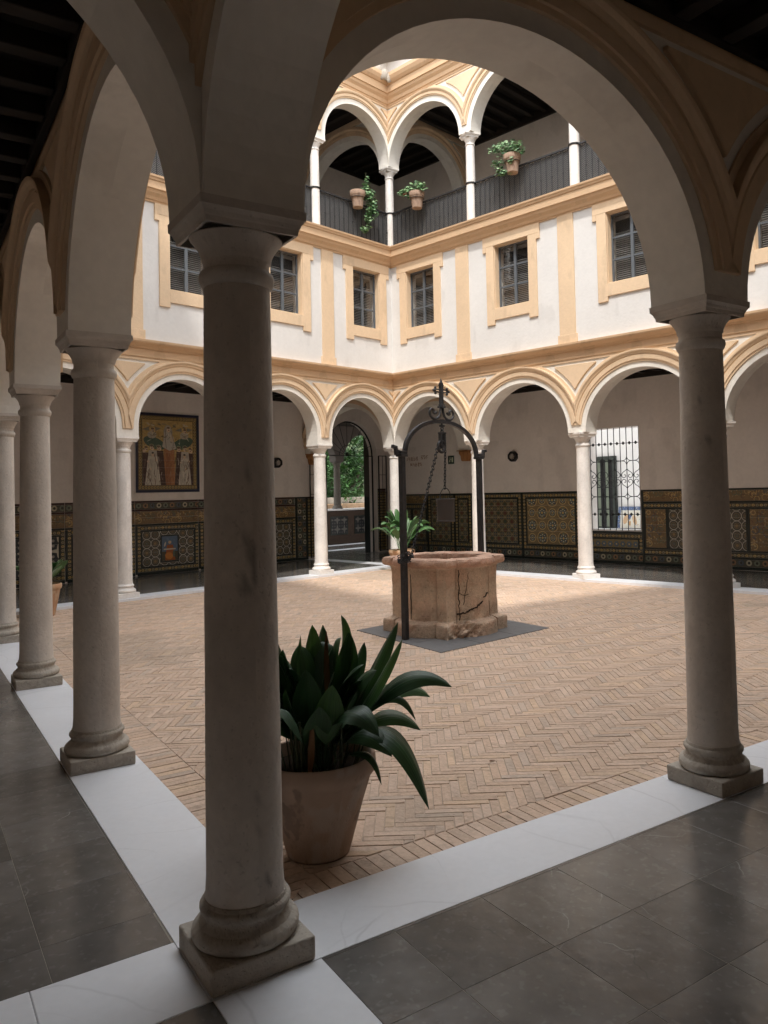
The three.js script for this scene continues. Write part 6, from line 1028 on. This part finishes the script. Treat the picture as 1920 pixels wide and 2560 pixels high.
  part('dry_stalk', bladeLeaf(W(-0.01, 0.34, 0.16), W(0.005, 0.45, 0.18), W(0.012, 0.60, 0.2), 0.012, 0.1, 0.2, 0.05), M.dry, T);
}
function aspidistra(label, u, v, seed, mats, rb, rr, h, potMat, spread = 1, tall = 1) {
  const T = thing('potted_aspidistra', label, 'potted plant', 'aspidistras in pots'); T.position.set(u, BT + 0.001, -v);
  part('pot', potGeo(rb, rr, h, 0.08, 32), potMat, T); part('soil', soilDisc(rr - 0.04, h * 0.86), M.soil, T);
  const r = rng(seed); for (let i = 0; i < 34; i++) { const a = i * 2.399 + r(), q = (0.10 + 0.62 * Math.sqrt(r())) * spread, up = (0.72 - q * 0.75 + r() * 0.16) * tall; const x = Math.cos(a), z = Math.sin(a); part('leaf', bladeLeaf(V3(x * 0.05, h * 0.84, z * 0.05), V3(x * q * 0.55, h + (0.42 + up * 0.35) * tall, z * q * 0.55), V3(x * q, h + Math.max(-0.02, up), z * q), 0.052 + r() * 0.03, (r() - 0.5) * 1.2, 0.28, 0.25), mats[Math.floor(r() * mats.length)], T); }
}
aspidistra('light green aspidistra in a pale pot behind the well, at the far corner column', 7.32, 10.73, 61, M.leafBright, 0.15, 0.265, 0.45, M.terraLight, 0.95, 1.2);
aspidistra('aspidistra in an orange pot in the back left corner, between the left columns', 0.70, 9.44, 62, M.leafBright, 0.14, 0.23, 0.44, M.terraLight, 0.55, 0.5);

// ------------------------------------------------------------------ top gallery railings and hanging pots
function railing(s, i, label) {
  const x0 = s.cols[i] + (i === 0 && s.k0 ? 0.11 : 0.105), x1 = s.cols[i + 1] - 0.105, z = 0.02, T = place(thing('iron_railing', label, 'railing', 'iron railings of the top gallery'), s);
  const y0 = 6.80, y1 = 7.575;
  part('top_rail', fin(sbar([x0, y1, z], [x1, y1, z], 0.028, 0.036)), M.rail, T); part('bottom_rail', fin(sbar([x0, y0, z], [x1, y0, z], 0.022, 0.026)), M.rail, T);
  const n = Math.round((x1 - x0) / 0.123); for (let k = 0; k <= n; k++) { const x = x0 + 0.012 + (x1 - x0 - 0.024) * k / n; const G = sub('baluster', T); part('bar', fin(bar([x, y0 - 0.07, z], [x, y1, z], 0.0085)), M.rail, G); if (k % 2) { const q = new THREE.SphereGeometry(0.017, 8, 6).toNonIndexed(); q.translate(x, 7.16, z); part('knop', fin(q, 0, true), M.rail, G); } }
  // diagonal wooden lattice behind the bars
  const L = [], zz = z - 0.03, st = 0.036, w = 0.0155, ya = y0 + 0.005, yb = y1 - 0.02, H = yb - ya, clipSeg = (xa, dir) => { let a = [xa, ya], b = [xa + dir * H, yb]; const cut = (p, q) => { if (p[0] < x0) { const t = (x0 - p[0]) / (q[0] - p[0]); return [x0, p[1] + (q[1] - p[1]) * t]; } if (p[0] > x1) { const t = (x1 - p[0]) / (q[0] - p[0]); return [x1, p[1] + (q[1] - p[1]) * t]; } return p; }; if ((a[0] < x0 && b[0] < x0) || (a[0] > x1 && b[0] > x1)) return null; const a2 = cut(a, b), b2 = cut(b, a); return [a2, b2]; };
  for (const dir of [1, -1]) for (let x = x0 - H; x < x1 + H; x += st) { const sg = clipSeg(x, dir); if (!sg || Math.hypot(sg[0][0] - sg[1][0], sg[0][1] - sg[1][1]) < 0.02) continue; L.push(fin(sbar([sg[0][0], sg[0][1], zz + dir * 0.003], [sg[1][0], sg[1][1], zz + dir * 0.003], w, 0.005))); }
  part('lattice', merge(L), M.lattice, T, 'stuff');
}
const rlF = ['railing of the top gallery far left, behind the front arch', 'railing of the top gallery hidden behind the thick front column', 'railing of the top gallery just right of the thick front column', 'railing of the top gallery behind the hanging ivy'];
for (let i = 0; i < SF.cols.length - 1; i++) railing(SF, i, rlF[i]);
const rlG = ['railing of the top gallery under the geranium pot, right of the far corner', 'railing of the top gallery behind the bushy pot', 'railing of the top gallery cut by the front arch at the right'];
for (let i = 0; i < 3; i++) railing(SG, i, rlG[i]);
function leafCloud(list, r, n, size, cols) { // small rounded leaves in elliptical clumps [x,y,z,rx,ry,rz,weight]
  const pos = [], col = [], tot = list.reduce((s, c) => s + c[6], 0);
  for (const c of list) { const m = Math.round(n * c[6] / tot); for (let i = 0; i < m; i++) { const a = r() * 6.28, b = Math.acos(2 * r() - 1), q = Math.pow(r(), 0.45); const x = c[0] + c[3] * q * Math.sin(b) * Math.cos(a), y = c[1] + c[4] * q * Math.cos(b), z = c[2] + c[5] * q * Math.sin(b) * Math.sin(a); const s = size * (0.6 + 0.7 * r()); const nn = V3((r() - 0.5) * 1.3, 0.5 + r(), 0.4 + (r() - 0.3)).normalize(), t = V3(1, 0, 0).cross(nn).normalize().applyAxisAngle(nn, r() * 6.28), w = V3().crossVectors(nn, t); const P = (u, v, k = 0) => [x + t.x * u * s + w.x * v * s + nn.x * k * s, y + t.y * u * s + w.y * v * s + nn.y * k * s, z + t.z * u * s + w.z * v * s + nn.z * k * s]; const O = P(0, 0, 0.18), R = [[1, 0], [0.6, 0.72], [-0.2, 0.9], [-0.9, 0.35], [-0.9, -0.35], [-0.2, -0.9], [0.6, -0.72]].map(([u, v]) => P(u, v)); const k = cols[Math.floor(r() * cols.length)], g = 0.75 + 0.5 * r(); for (let m2 = 0; m2 < 7; m2++) { pos.push(...O, ...R[m2], ...R[(m2 + 1) % 7]); for (let q2 = 0; q2 < 3; q2++) col.push(k[0] * g, k[1] * g, k[2] * g); } } }
  const g = fromTris(pos); g.setAttribute('color', new THREE.BufferAttribute(new Float32Array(col), 3)); return fin(g);
}
const GREEN = [[0.13, 0.27, 0.10], [0.19, 0.35, 0.14], [0.27, 0.42, 0.20], [0.07, 0.18, 0.07]];
function hangPot(s, x, label, clumps, n, seed, stems, flowers) {
  const T = thing('hanging_flower_pot', label, 'flower pot', 'flower pots hung on the top railing'); const p = at(s, x, -0.20); T.position.set(p[0], 7.40, -p[1]); T.rotation.y = s.ang; const r = rng(seed); clumps = clumps.map(c => [c[0] * 1.08, c[1], c[2], c[3] * 1.15, c[4] * 1.12, c[5] * 1.15, c[6]]);
  part('pot', lathe([[0.01, 0], [0.10, 0], [0.104, 0.01], [0.123, 0.19], [0.138, 0.195], [0.142, 0.23], [0.145, 0.235], [0.158, 0.25], [0.162, 0.335], [0.150, 0.34], [0.14, 0.30], [0.01, 0.30]], 32), M.terra, T);
  part('ring_holder', merge([fin(tube(Array.from({ length: 12 }, (_, k) => [0.145 * Math.cos(k * 0.5236), 0.20, 0.145 * Math.sin(k * 0.5236)]), 0.006, 30, 5, true), 0, true), fin(bar([0, 0.20, -0.14], [0, 0.19, -0.185], 0.008))]), M.ironDark, T);
  part('foliage', leafCloud(clumps, r, n, 0.03, GREEN), M.ivy, T);
  if (stems) part('stems', fin(merge(stems.map(q => tube(q, 0.005, 12, 5))), 0, true), M.stalk, T);
  if (flowers) part('blossoms', leafCloud(flowers, r, 26, 0.022, [[0.5, 0.09, 0.06], [0.42, 0.06, 0.05], [0.6, 0.2, 0.12]]), M.ivy, T);
}
hangPot(SF, LF - 1.12, 'terracotta pot on the top railing with long trailing ivy, left of the corner column', [[0.20, 0.34, 0.03, 0.12, 0.14, 0.10, 3], [0.30, 0.20, 0.05, 0.14, 0.24, 0.11, 6], [0.32, -0.02, 0.06, 0.13, 0.16, 0.10, 5], [0.20, 0.46, 0.02, 0.09, 0.14, 0.07, 2], [0.23, 0.62, 0.0, 0.05, 0.16, 0.05, 1], [0.22, -0.18, 0.05, 0.08, 0.10, 0.07, 1.5], [0.24, -0.32, 0.04, 0.05, 0.08, 0.05, 0.7], [0.12, -0.43, 0.05, 0.10, 0.06, 0.06, 1.1]], 640, 81, [[[0.1, 0.3, 0], [0.22, 0.5, 0], [0.24, 0.80, 0]], [[0.1, 0.32, 0.04], [0.28, 0.2, 0.08], [0.25, -0.2, 0.06], [0.15, -0.44, 0.05]]]);
hangPot(SG, 1.03, 'terracotta pot on the top railing with a geranium, right of the corner column', [[0.0, 0.44, 0, 0.20, 0.12, 0.13, 5], [-0.22, 0.42, 0.03, 0.18, 0.09, 0.10, 4], [-0.38, 0.42, 0.03, 0.10, 0.06, 0.07, 1.5], [-0.16, 0.32, 0.06, 0.10, 0.08, 0.08, 1.5], [0.16, 0.38, 0.03, 0.10, 0.08, 0.08, 1.5]], 400, 82, null, [[-0.22, 0.34, 0.08, 0.08, 0.04, 0.04, 1]]);
hangPot(SG, 3.52, 'terracotta pot on the top railing with a bushy trailing plant, between two columns', [[-0.10, 0.50, 0.02, 0.26, 0.14, 0.14, 5], [-0.34, 0.56, 0.02, 0.16, 0.08, 0.09, 2], [0.12, 0.42, 0.02, 0.15, 0.13, 0.12, 3], [-0.28, 0.26, 0.05, 0.14, 0.07, 0.08, 1.5], [-0.24, 0.10, 0.05, 0.10, 0.10, 0.07, 1.2], [-0.10, 0.02, 0.06, 0.14, 0.05, 0.07, 1.2], [0.02, 0.2, 0.1, 0.08, 0.07, 0.05, 1]], 560, 83, [[[0, 0.3, 0.05], [-0.25, 0.36, 0.06], [-0.26, 0.1, 0.06], [-0.12, 0.0, 0.06]]]);
{ // carved bracket under the roof in the far corner
  const T = thing('carved_bracket', 'grey carved plaster ornament under the roof in the far corner', 'ornament'); const p = meet(SF, SG, -0.36, -0.36); T.position.set(p[0], 10.24, -p[1]); T.rotation.y = (aF + aG) / 2; const r = rng(9);
  const G = []; for (let i = 0; i < 9; i++) { const q = new THREE.SphereGeometry(0.05 + r() * 0.05, 10, 8).toNonIndexed(); q.scale(1, 0.8 + r(), 0.7); q.translate((i - 4) * 0.075, 0.08 + (r() - 0.5) * 0.10 + Math.abs(i - 4) * 0.03, -Math.abs(i - 4) * 0.02 + 0.08); G.push(fin(q, 0, true)); } part('carving', merge(G), M.plinth, T);
}
{ // little scraps lying on the bricks
  const at0 = [[0.9, 1.53], [2.3, 3.1], [1.9, 1.05]]; at0.forEach(([u, v], i) => { const T = thing('fallen_petal', ['small white petal lying on the bricks right of the near plant', 'tiny dry leaf on the bricks before the well', 'tiny dry leaf on the bricks near the marble strip'][i], 'petal', 'scraps on the brick paving'); T.position.set(u, BT + 0.005, -v); T.rotation.y = i * 1.3 + 0.4; part('petal', bladeLeaf(V3(-0.018, 0, 0), V3(0, 0.006, 0.003), V3(0.02, 0.001, 0), 0.006, 0, 0.2, 0), i ? M.dry : M.white, T); });
}
renderer.render(scene, camera);
